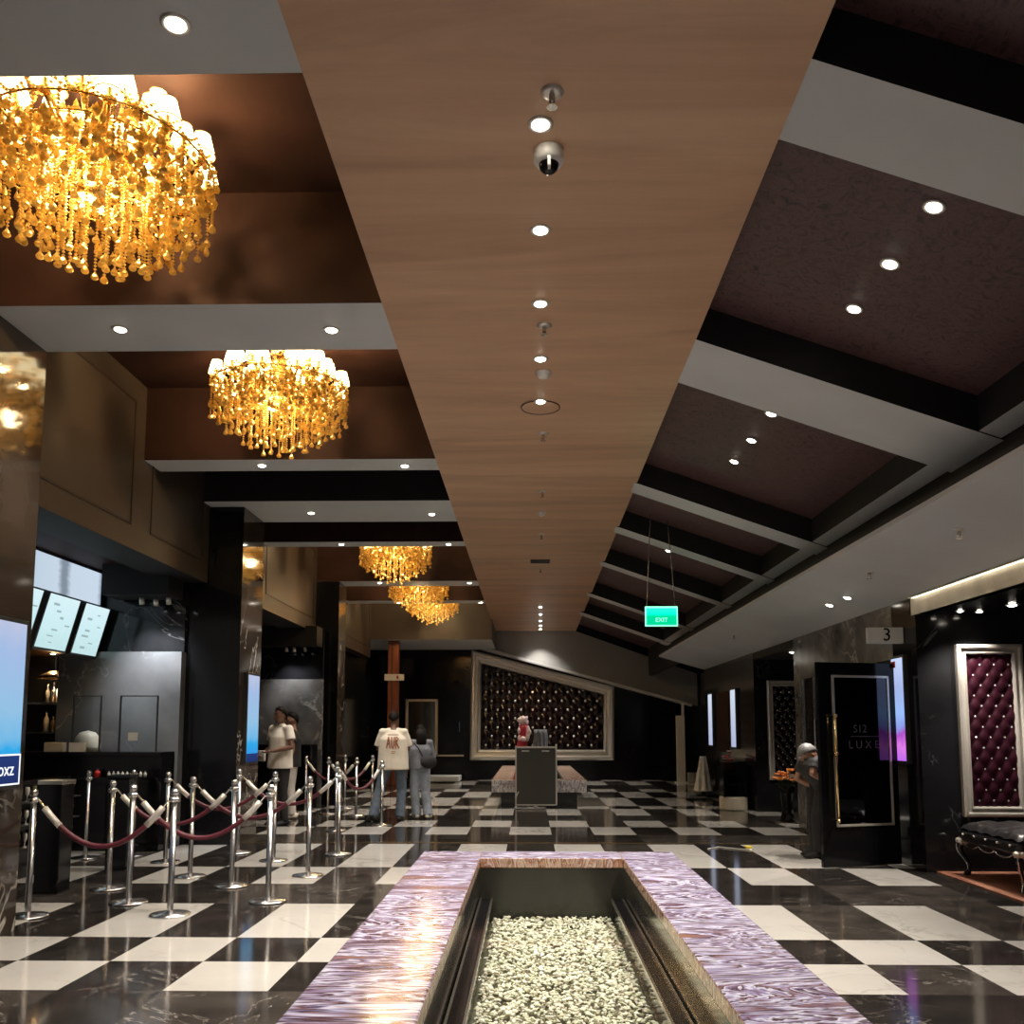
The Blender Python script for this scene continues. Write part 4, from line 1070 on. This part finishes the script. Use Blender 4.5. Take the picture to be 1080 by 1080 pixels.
# tall white panel and pole
t = thing('upright_board', 'tall narrow white panel standing near the far right corner', 'panel', (4.2, 25.3, 0))
b = MB(); b.box(4.09, 4.33, 25.25, 25.33, .02, 1.85); b.build('board', 'white_plastic', t, bevel=.01)
b = MB(); b.box(4.05, 4.38, 25.15, 25.43, 0, .025); b.build('foot', 'white_plastic', t)
t = tag((lambda b: (b.box(4.36, 4.43, 25.9, 25.97, 0, ledge(4.4) - .07), b)[1])(MB()).build('white_pole', 'white_plastic', at=(4.4, 25.93, 0), bevel=.006), 'thin white pole under the right end of the slanted ledge', 'pole')
for k, (x, l) in enumerate(((4.52, 'left'), (4.74, 'right'))):
    t = thing('white_box', '%s of two small white boxes on the floor by the white panel' % l, 'box', (x, 25.5, 0), 0, 'small white boxes by the white panel')
    b = MB(); b.box(x - .09, x + .09, 25.4, 25.6, 0, .24); b.build('body', 'white_plastic', t, bevel=.008)
    b = MB(); b.box(x - .095, x + .095, 25.395, 25.605, .24, .27); b.build('lid', 'white_plastic', t, bevel=.006)
# cabinet on a round plinth
t = thing('plinth', 'cream round drum plinth under the black cabinet', 'plinth', (3.74, 16.8, 0))
b = MB(); b.lathe([(0, 0), (.24, 0), (.25, .02), (.25, .22), (.24, .24), (0, .24)], (3.74, 16.8, 0), 32); b.build('drum', 'cream', t, smooth=False)
t = thing('display_cabinet', 'black shelved cabinet standing on the cream drum plinth', 'cabinet', (3.74, 16.8, .24))
b = MB(); b.box(3.53, 3.56, 16.62, 16.98, .241, .86); b.box(3.92, 3.95, 16.62, 16.98, .241, .86); b.box(3.53, 3.95, 16.96, 16.98, .241, .86); b.build('body', 'black_gloss', t)
for z in (.25, .45, .65, .85):
    b = MB(); b.box(3.54, 3.94, 16.62, 16.97, z, z + .02); b.build('shelf', 'black_gloss', t)
# flowers
def flowers(loc, base_h, label, mats, n, spread, cat='flowers', pot='black_gloss'):
    x, y, z = loc
    t = thing('flower_vase', label, cat, loc)
    b = MB(); b.lathe([(0, 0), (.10, 0), (.11, .02), (.08, base_h * .4), (.10, base_h * .8), (.13, base_h), (.11, base_h), (0, base_h - .05)], loc, 20); b.build('vase', pot, t, smooth=True)
    rnd = random.Random(int(x * 100))
    for k in range(n):
        a = rnd.uniform(0, 6.28); r = spread * math.sqrt(rnd.random()); c = Vector((x + r * math.cos(a), y + .6 * r * math.sin(a), z + base_h + .08 + rnd.uniform(0, .22) * (1 - r / spread * .5)))
        b = MB(); rr = rnd.uniform(.035, .055)
        for q in range(7):
            aa = q * 2 * PI / 7
            b.ball(c + Vector((rr * .7 * math.cos(aa), rr * .7 * math.sin(aa), 0)), (rr * .6, rr * .45, rr * .3), 7, 5, mtx=Matrix.Rotation(aa, 4, 'Z') @ Matrix.Rotation(-.5, 4, 'Y'))
        b.ball(c, rr * .4, 7, 5); fl_ = b.build('blossom', mats[k % len(mats)], t, smooth=True)
        b = MB(); b.tube([(x + (c.x - x) * .2, y + (c.y - y) * .2, z + base_h - .06), c], .004, 5); b.build('stem', 'leaf', t)
    b = MB()
    for k in range(22):
        a = rnd.uniform(0, 6.28); r = rnd.uniform(.05, spread)
        b.ball((x + r * math.cos(a), y + .6 * r * math.sin(a), z + base_h + rnd.uniform(0, .14)), (.06, .02, .006), 7, 5, mtx=Matrix.Rotation(a, 4, 'Z') @ Matrix.Rotation(rnd.uniform(-.8, .8), 4, 'X'))
    b.build('leaves', 'leaf', t)
flowers((4.10, 14.6, 0), .56, 'orange flowers in a tall black floor vase before the second framed panel', ('petal', 'petal'), 16, .25)
flowers((3.86, 17.7, .0), .78, 'pinkish red flowers in a dark vase below the pale narrow screen', ('petal_pink', 'pink_white'), 7, .12)
t = thing('white_bin', 'white bin with a black band, half hidden behind the open door', 'bin', (3.66, 11.1, 0))
b = MB(); b.lathe([(0, 0), (.13, 0), (.15, .38), (.155, .40), (.14, .40), (.12, .03), (0, .03)], (3.66, 11.1, 0), 24); b.build('bucket', 'white_plastic', t, smooth=True)
b = MB(); b.lathe([(.139, .15), (.1425, .15), (.1455, .19), (.142, .19)], (3.66, 11.1, 0), 24); b.build('band', 'dark_plastic', t)
t = thing('stone_stool', 'pale draped stand on the right below the bluish far screen', 'stand', (3.85, 20.2, 0))
b = MB()
R = []
for j in range(8):
    u = j / 7; r = .19 - .13 * u
    R.append([b.bm.verts.new((3.85 + r * (1 + .15 * math.sin(7 * a)) * math.cos(a), 20.2 + r * (1 + .15 * math.sin(7 * a)) * math.sin(a), .12 + .75 * u)) for a in [2 * PI * k / 42 for k in range(42)]])
for A, B in zip(R, R[1:]):
    for k in range(42): b.bm.faces.new([A[k], A[(k + 1) % 42], B[(k + 1) % 42], B[k]])
b.bm.faces.new(R[-1]); b.build('drape', 'paper', t, smooth=True)
b = MB(); b.lathe([(0, 0), (.16, 0), (.16, .03), (.04, .05), (.04, .14), (0, .14)], (3.85, 20.2, 0), 20); b.build('base', 'black_gloss', t)

t = thing('floor_cable', 'thin pale cable lying loose on the floor right of the pool', 'cable', (2.35, 11.3, 0))
b = MB(); b.tube([(2.18 + .5 * u + .05 * math.sin(9 * u), 11.25 + .16 * math.sin(5 * u) + .12 * u, .007) for u in [k / 30 for k in range(31)]], .006, 6); b.build('cord', 'sleeve', t, smooth=True)
b = MB(); b.box(2.66, 2.74, 11.32, 11.40, .002, .03); b.build('yellow_plug', 'yellow_plastic', t, bevel=.006)
# ------------------------------------------------------------------ people
def remeshed(name, b, vox, mat, parent, smooth_it=6):
    bmesh.ops.recalc_face_normals(b.bm, faces=b.bm.faces)
    me = bpy.data.meshes.new(name); b.bm.to_mesh(me); b.bm.free()
    tmp = bpy.data.objects.new(name + '_tmp', me); COL.objects.link(tmp)
    r = tmp.modifiers.new('r', 'REMESH'); r.mode = 'VOXEL'; r.voxel_size = vox; r.use_smooth_shade = True
    s = tmp.modifiers.new('s', 'SMOOTH'); s.factor = .5; s.iterations = smooth_it
    dg = bpy.context.evaluated_depsgraph_get()
    out = bpy.data.meshes.new_from_object(tmp.evaluated_get(dg)); out.name = name
    bpy.data.objects.remove(tmp); bpy.data.meshes.remove(me)
    out.materials.clear(); out.materials.append(M[mat])
    for p in out.polygons: p.use_smooth = True
    o = bpy.data.objects.new(name, out); COL.objects.link(o); o.parent = parent
    return o
def limb(b, pts, rs, n=12, up=None): b.tube(pts, rs, n, up=up)
def endball(b, p, r): b.ball(p, r, 12, 8)
def V(*a): return Vector(a)
def person(label, loc, rz, H, J, look):
    """J: joints in the body's own frame (x right, y forward, z up, metres for a 1.75 m body)"""
    k = H / 1.75
    t = thing('person', label, 'person', loc, rz)
    D = dict(pel=V(0, 0, .95), wai=V(0, .0, 1.08), che=V(0, 0, 1.30), nek=V(0, -.01, 1.47), head=V(0, .02, 1.63), tilt=0, turn=0,
             sR=V(.18, 0, 1.42), eR=V(.235, -.02, 1.14), wR=V(.24, .06, .90), sL=V(-.18, 0, 1.42), eL=V(-.235, -.02, 1.14), wL=V(-.24, .06, .90),
             hR=V(.095, 0, .92), kR=V(.10, .02, .50), aR=V(.10, -.02, .085), hL=V(-.095, 0, .92), kL=V(-.10, .02, .50), aL=V(-.10, -.02, .085), fR=0, fL=0)
    D.update(J)
    sc = lambda v: v * k
    P = {n: (sc(v) if isinstance(v, Vector) else v) for n, v in D.items()}
    side = (P['sR'] - P['sL']).normalized()
    hm = Matrix.Translation(P['head']) @ Matrix.Rotation(P['turn'], 4, 'Z') @ Matrix.Rotation(P['tilt'], 4, 'X')
    g = look.get('girth', 1)
    b = MB()
    trunk = [P['pel'] - (P['wai'] - P['pel']).normalized() * .08 * k, P['pel'], P['wai'], P['wai'].lerp(P['che'], .5), P['che'], P['che'].lerp(P['nek'], .55), P['nek']]
    tr = [(.08, .12), (.115, .165), (.10, .14), (.11, .155), (.12, .175), (.09, .14), (.055, .06)]
    tr = [(a * k * g, c * k * g) for a, c in tr]
    b.tube(trunk, tr, 16, up=side.cross((P['nek'] - P['pel']).normalized()))
    endball(b, P['sR'] - side * .03 * k - V(0, 0, .012), .050 * k); endball(b, P['sL'] + side * .03 * k - V(0, 0, .012), .050 * k)
    limb(b, [P['nek'] - V(0, 0, .03), P['nek'].lerp(P['head'], .5), P['head'] - (P['head'] - P['nek']) * .1], [.055 * k, .052 * k, .05 * k])
    b.ball((0, 0, 0), 1, 20, 14, mtx=hm @ Matrix.Diagonal((.073 * k, .092 * k, .112 * k, 1)))
    b.ball((0, 0, 0), 1, 14, 10, mtx=hm @ Matrix.Translation((0, .026 * k, -.058 * k)) @ Matrix.Diagonal((.056 * k, .062 * k, .060 * k, 1)))
    b.ball((0, 0, 0), 1, 10, 8, mtx=hm @ Matrix.Translation((0, .096 * k, -.018 * k)) @ Matrix.Rotation(.35, 4, 'X') @ Matrix.Diagonal((.013 * k, .017 * k, .030 * k, 1)))
    b.ball((0, 0, 0), 1, 10, 8, mtx=hm @ Matrix.Translation((0, .083 * k, -.062 * k)) @ Matrix.Diagonal((.024 * k, .012 * k, .010 * k, 1)))
    for s in (-1, 1): b.ball((0, 0, 0), 1, 10, 8, mtx=hm @ Matrix.Translation((s * .074 * k, -.005 * k, -.012 * k)) @ Matrix.Diagonal((.011 * k, .02 * k, .031 * k, 1)))
    for S_ in 'RL':
        s, e, w = P['s' + S_], P['e' + S_], P['w' + S_]
        limb(b, [s, s.lerp(e, .4), e], [.052 * k, .047 * k, .038 * k]); endball(b, e, .039 * k)
        limb(b, [e, e.lerp(w, .35), w], [.038 * k, .039 * k, .026 * k])
        d = (w - e).normalized(); fw_ = V(0, 1, 0); pn = (side * (1 if S_ == 'R' else -1))
        u = (fw_ - d * fw_.dot(d)); u = u.normalized() if u.length > .15 else V(0, 0, 1).cross(d).normalized()
        n_ = d.cross(u)
        pc = w + d * .045 * k
        b.tube([w - d * .01, w + d * .03 * k, w + d * .085 * k], [(.020 * k, .026 * k), (.018 * k, .040 * k), (.016 * k, .042 * k)], 10, up=n_)
        for q, (off, L) in enumerate(((.031, .068), (.011, .078), (-.010, .073), (-.030, .056))):
            f0 = w + d * .078 * k + u * off * k; curl = n_ * (-.018 * k if S_ == 'R' else .018 * k)
            b.tube([f0 - d * .02, f0 + d * L * .5 * k + curl * .25, f0 + d * L * .85 * k + curl, f0 + d * L * .98 * k + curl * 1.8], [.0095 * k, .0092 * k, .0085 * k, .007 * k], 8)
        th = w + d * .02 * k + u * .026 * k
        b.tube([th, th + d * .028 * k + u * .026 * k, th + d * .062 * k + u * .034 * k], [.012 * k, .011 * k, .009 * k], 8)
        hp, kn, an = P['h' + S_], P['k' + S_], P['a' + S_]
        limb(b, [hp + V(0, 0, .04), hp, hp.lerp(kn, .5), kn], [.085 * k, .087 * k, .070 * k, .052 * k]); endball(b, kn, .053 * k)
        limb(b, [kn, kn.lerp(an, .3), an], [.052 * k, .053 * k, .036 * k])
        fd = Matrix.Rotation(P['f' + S_], 3, 'Z') @ V(0, 1, 0)
        limb(b, [an + V(0, 0, -.03) - fd * .05 * k, an + V(0, 0, -.04) + fd * .06 * k, an + V(0, 0, -.055) + fd * .15 * k], [.035 * k, .036 * k, .022 * k])
    body = remeshed('body', b, .0085, look['skin'], t, 3)
    for s in (-1, 1):
        q = MB(); q.ball((0, 0, 0), 1, 8, 6, mtx=hm @ Matrix.Translation((s * .030 * k, .082 * k, .006 * k)) @ Matrix.Diagonal((.013 * k, .008 * k, .006 * k, 1))); q.build('eye', 'hair', body, local=True)
        q = MB(); q.ball((0, 0, 0), 1, 8, 6, mtx=hm @ Matrix.Translation((s * .030 * k, .083 * k, .026 * k)) @ Matrix.Diagonal((.020 * k, .007 * k, .004 * k, 1))); q.build('eyebrow', 'hair', body, local=True)
    # hair: shell over the skull, cut along a hairline
    q = MB(); q.ball((0, 0, 0), 1, 28, 20)
    for v_ in list(q.bm.verts):
        p = v_.co
        line = .10 + .62 * max(0, p.y) - (.95 * max(0, -p.y)) - look.get('long', 0) * max(0, -p.y)
        if p.z < line: q.bm.verts.remove(v_)
    r_ = random.Random(2)
    for v_ in q.bm.verts: v_.co *= 1 + .05 * math.sin(13 * v_.co.x + 7 * v_.co.z) * math.sin(11 * v_.co.y) + r_.uniform(-.012, .012)
    bmesh.ops.transform(q.bm, matrix=hm @ Matrix.Translation((0, -.006 * k, .010 * k)) @ Matrix.Diagonal((.088 * k, .110 * k, .126 * k, 1)), verts=q.bm.verts)
    ho = q.build('hair', look.get('hair', 'hair'), t, smooth=True, local=True)
    md = ho.modifiers.new('thick', 'SOLIDIFY'); md.thickness = .018 * k; md.offset = -1
    if look.get('long'):
        q = MB(); q.tube([hm @ V(0, -.075 * k, .05 * k), hm @ V(0, -.105 * k, -.08 * k), hm @ V(0, -.10 * k, -.22 * k), hm @ V(0, -.085 * k, -.34 * k)], [(.03, .075), (.045, .088), (.04, .085), (.015, .05)], 14, up=(0, 1, 0))
        q.build('long_hair', 'hair', t, smooth=True, local=True)
    # shirt
    q = MB(); lo = look.get('hem', .03); gs = 1.17 * g * look.get('loose', 1)
    axis = (P['nek'] - P['pel']).normalized()
    tp = [P['pel'] - (P['wai'] - P['pel']).normalized() * lo * k, P['pel'].lerp(P['wai'], .5), P['wai'].lerp(P['che'], .4), P['che'], P['che'].lerp(P['nek'], .5), P['nek'] - (P['nek'] - P['che']) * .12]
    rr = [(.128, .178), (.122, .170), (.120, .165), (.126, .172), (.098, .128), (.060, .072)]; lo_ = look.get('loose', 1)
    q.tube(tp, [(a * k * 1.17 * g * (lo_ if i_ < 3 else (lo_ + 1) / 2 if i_ == 3 else 1), c * k * 1.17 * g * (lo_ if i_ < 3 else (lo_ + 1) / 2 if i_ == 3 else 1)) for i_, (a, c) in enumerate(rr)], 20, up=side.cross(axis))
    for S_ in 'RL':
        s, e = P['s' + S_], P['e' + S_]; inn = side * (-.05 if S_ == 'R' else .05) * k
        q.tube([P['nek'] - V(0, 0, .035 * k) + inn * -.6, s + inn * .9 + V(0, 0, .004), s], [.052 * k, .062 * k, .068 * k], 12); endball(q, s, .070 * k)
        w_ = look.get('sleeve', .62); lz = look.get('loose', 1)
        if w_ <= 1: q.tube([s + inn, s, s.lerp(e, w_ * .5), s.lerp(e, w_)], [.062 * k, .064 * k, .066 * k * lz, .070 * k * lz], 14)
        else:
            w = P['w' + S_]; q.tube([s + inn, s, s.lerp(e, .5), e], [.068 * k, .066 * k, .058 * k, .051 * k], 14); endball(q, e, .052 * k); q.tube([e, e.lerp(w, .4), e.lerp(w, .95)], [.051 * k, .05 * k, .04 * k], 14)
    remeshed('shirt', q, .011, look['shirt'], t, 9)
    if look.get('collar'):
        q = MB(); c_ = P['nek'] + V(0, .008, .0); q.tube([c_ + V(.066 * k * math.cos(a), .060 * k * math.sin(a), (.012 if abs(a - PI / 2) > .5 else -.02) * k) for a in [2 * PI * i / 24 for i in range(24)]], [(.022 * k, .007 * k)] * 24, 8, closed=True, up=(0, 0, 1)); q.build('collar', look['shirt'], t, smooth=True, local=True)
    # trousers
    q = MB(); wd = look.get('wide', 1)
    q.tube([P['wai'].lerp(P['pel'], .35), P['pel'], P['pel'] - V(0, 0, .07 * k)], [(.108 * k * g, .150 * k * g), (.126 * k * g, .178 * k * g), (.11 * k * g, .165 * k * g)], 18, up=(0, 1, 0))
    for S_ in 'RL':
        hp, kn, an = P['h' + S_], P['k' + S_], P['a' + S_]
        q.tube([hp + V(0, 0, .05), hp, hp.lerp(kn, .5), kn], [.10 * k, .101 * k, .086 * k * (1 + (wd - 1) * .4), .070 * k * wd], 14); endball(q, kn, .070 * k * wd)
        q.tube([kn, kn.lerp(an, .5), an + V(0, 0, -.015 * k)], [.070 * k * wd, .066 * k * wd, .062 * k * wd * wd], 14)
    remeshed('trousers', q, .011, look['trousers'], t, 5)
    for S_ in 'RL':
        an = P['a' + S_]; fd = Matrix.Rotation(P['f' + S_], 3, 'Z') @ V(0, 1, 0); z = max(an.z - .045 * k, .038); c_ = V(an.x, an.y, z)
        q = MB(); q.tube([c_ - fd * .09 * k + V(0, 0, .0), c_ - fd * .05 * k + V(0, 0, .008), c_ + fd * .04 * k + V(0, 0, .0), c_ + fd * .13 * k - V(0, 0, .006), c_ + fd * .185 * k - V(0, 0, .016)], [(.03, .03), (.046, .04), (.044, .045), (.034, .047), (.014, .028)], 14, up=(0, 0, 1))
        for v_ in q.bm.verts: v_.co.z = max(v_.co.z, an.z - .083 * k if an.z > .12 else .002)
        q.build('shoe', look['shoe'], t, smooth=True, local=True)
    return t, P, k
# man in white polo, turned to the left and a little to the camera
t, P, k = person('person in white polo shirt and black trousers, forearm bent across the belly', (-3.84, 13.95, 0), math.radians(146), 1.80,
    dict(eL=V(-.27, .02, 1.16), wL=V(-.10, .24, 1.10), eR=V(.25, -.02, 1.15), wR=V(.14, .20, 1.06), kR=V(.10, .0, .50), turn=-.15),
    dict(skin='skin_dark', shirt='cloth_white', trousers='cloth_black', shoe='cloth_black', collar=True, hem=.11, loose=1.08))
q = MB(); q.box(.02, .22, .26, .30, .98, 1.14); q.build('paper_bag', 'cloth_white', t, local=True, bevel=.01)
bag = t.children[-1]; bag.name = 'held_bag'
# companion behind
person('person in a black top and pale trousers, half hidden behind the white polo', (-3.93, 15.0, 0), math.radians(100), 1.74, dict(turn=.2),
    dict(skin='skin_mid', shirt='cloth_black', trousers='cloth_white', shoe='cloth_white', sleeve=.6, hem=.10))
# man in cream tee seen from behind, mid-step
t, P, k = person('person in oversized cream tee and blue jeans seen from behind', (-2.19, 14.6, 0), math.radians(6), 1.76,
    dict(hR=V(.10, 0, .92), kR=V(.14, .05, .50), aR=V(.12, -.02, .085), hL=V(-.10, 0, .92), kL=V(-.20, .0, .51), aL=V(-.30, -.10, .10), fL=.5, fR=-.2, sR=V(.17, 0, 1.405), sL=V(-.17, 0, 1.405), eL=V(-.235, .04, 1.14), wL=V(-.13, .26, 1.10), eR=V(.235, .04, 1.14), wR=V(.13, .26, 1.10), tilt=-.35, head=V(0, .06, 1.615)),
    dict(skin='skin_dark', shirt='cloth_cream', trousers='denim', shoe='cloth_black', sleeve=.85, hem=.14, loose=1.22, wide=1.15))
from mathutils.bvhtree import BVHTree
shirt = [c for c in t.children if c.name.startswith('shirt')][0]
bv = BVHTree.FromPolygons([v.co for v in shirt.data.vertices], [p.vertices for p in shirt.data.polygons])
def on_back(x, z):
    h_ = bv.ray_cast(Vector((x, -1, z)), Vector((0, 1, 0)))[0]
    return Vector((x, (h_.y if h_ else -.15) - .003, z))
q = MB()
strokes = [[(-.10, 1.16), (-.085, 1.25), (-.07, 1.34)], [(-.07, 1.34), (-.055, 1.25), (-.045, 1.16)], [(-.088, 1.23), (-.057, 1.23)], [(-.02, 1.34), (-.018, 1.20), (0, 1.16), (.018, 1.20), (.02, 1.34)],
           [(.045, 1.16), (.047, 1.34)], [(.047, 1.34), (.085, 1.31), (.05, 1.26)], [(.05, 1.26), (.095, 1.16)], [(-.09, 1.375), (.085, 1.375)], [(-.03, 1.11), (.04, 1.11)], [(-.02, 1.085), (.03, 1.085)]]
for st in strokes:
    pts = []
    for (xa, za), (xb, zb) in zip(st, st[1:]):
        pts += [on_back(xa + (xb - xa) * u / 5, za + (zb - za) * u / 5) for u in range(6)]
    w = .011 if st[0][1] < 1.37 and st[0][1] > 1.12 else .006
    q.tube(pts, [(.003, w)] * len(pts), 6, up=(0, 1, 0))
q.build('back_print', 'print', shirt, local=True)
# girl beside him
t, P, k = person('person with long dark hair, grey top and pale wide jeans carrying a black bag', (-1.80, 15.0, 0), math.radians(20), 1.53,
    dict(eR=V(.26, .02, 1.15), wR=V(.20, .20, 1.05), kR=V(.11, .02, .5), aR=V(.15, -.04, .085), aL=V(-.05, .05, .085), fR=-.4),
    dict(skin='skin_mid', shirt='cloth_grey', trousers='denim_pale', shoe='cloth_white', long=.8, sleeve=1.2, hem=.03, wide=1.25))
q = MB(); q.ball((.10, -.17, .93), (.14, .075, .11), 16, 10); q.build('shoulder_bag', 'cloth_black', t, smooth=True, local=True)
q = MB(); q.tube([(.02, -.16, 1.0), (-.06, -.12, 1.15), (-.12, -.04, 1.245), (-.10, .07, 1.17), (.02, .12, 1.02)], .012, 6); q.build('bag_strap', 'cloth_black', t, local=True)
# stooping staff member behind the door
person('person in black stooping beside the open door, grey haired head bowed', (3.30, 10.62, 0), math.radians(100), 1.72,
    dict(pel=V(0, -.12, .88), wai=V(0, -.03, 1.0), che=V(0, .07, 1.09), nek=V(0, .10, 1.15), head=V(-.02, .07, 1.195), tilt=-1.0, sR=V(.16, .06, 1.09), eR=V(.22, .10, .90), wR=V(.16, -.12, .78), sL=V(-.16, .06, 1.09), eL=V(-.2, .12, .98), wL=V(-.16, -.12, .86),
         hR=V(.09, -.10, .86), kR=V(.10, -.02, .47), aR=V(.10, -.05, .085), hL=V(-.09, -.10, .86), kL=V(-.10, .03, .47), aL=V(-.10, .02, .085)),
    dict(skin='skin_mid', shirt='cloth_black', trousers='cloth_black', shoe='cloth_black', hair='hair_grey', sleeve=.6))

# ------------------------------------------------------------------ faint warm world fill, added through the open rear end
w = bpy.data.worlds.new('World'); S.world = w; w.use_nodes = True
bg = w.node_tree.nodes['Background']; bg.inputs[0].default_value = (1.0, .94, .88, 1); bg.inputs[1].default_value = .22

# ------------------------------------------------------------------ camera
cam = bpy.data.cameras.new('camera'); co = bpy.data.objects.new('camera', cam); COL.objects.link(co)
cam.sensor_width = 36; cam.sensor_fit = 'HORIZONTAL'; cam.lens = 950 * 36 / 1080
cam.shift_y = 131 / 1080
cam.clip_start = .05; cam.clip_end = 200
pitch = math.atan(99 / 950)
yaw = math.atan(18 / 950 * math.cos(pitch))
co.location = (0, 0, 1.45); co.rotation_euler = (PI / 2 + pitch, 0, yaw)
S.camera = co
vs = S.view_settings
vs.view_transform = 'Standard'; vs.look = 'None'; vs.gamma = 1; vs.use_curve_mapping = False
vs.exposure = 0.18
S.cycles.max_bounces = 8; S.cycles.diffuse_bounces = 4; S.cycles.glossy_bounces = 5; S.cycles.transparent_max_bounces = 8
S.cycles.sample_clamp_indirect = 6; S.cycles.caustics_reflective = False; S.cycles.caustics_refractive = False
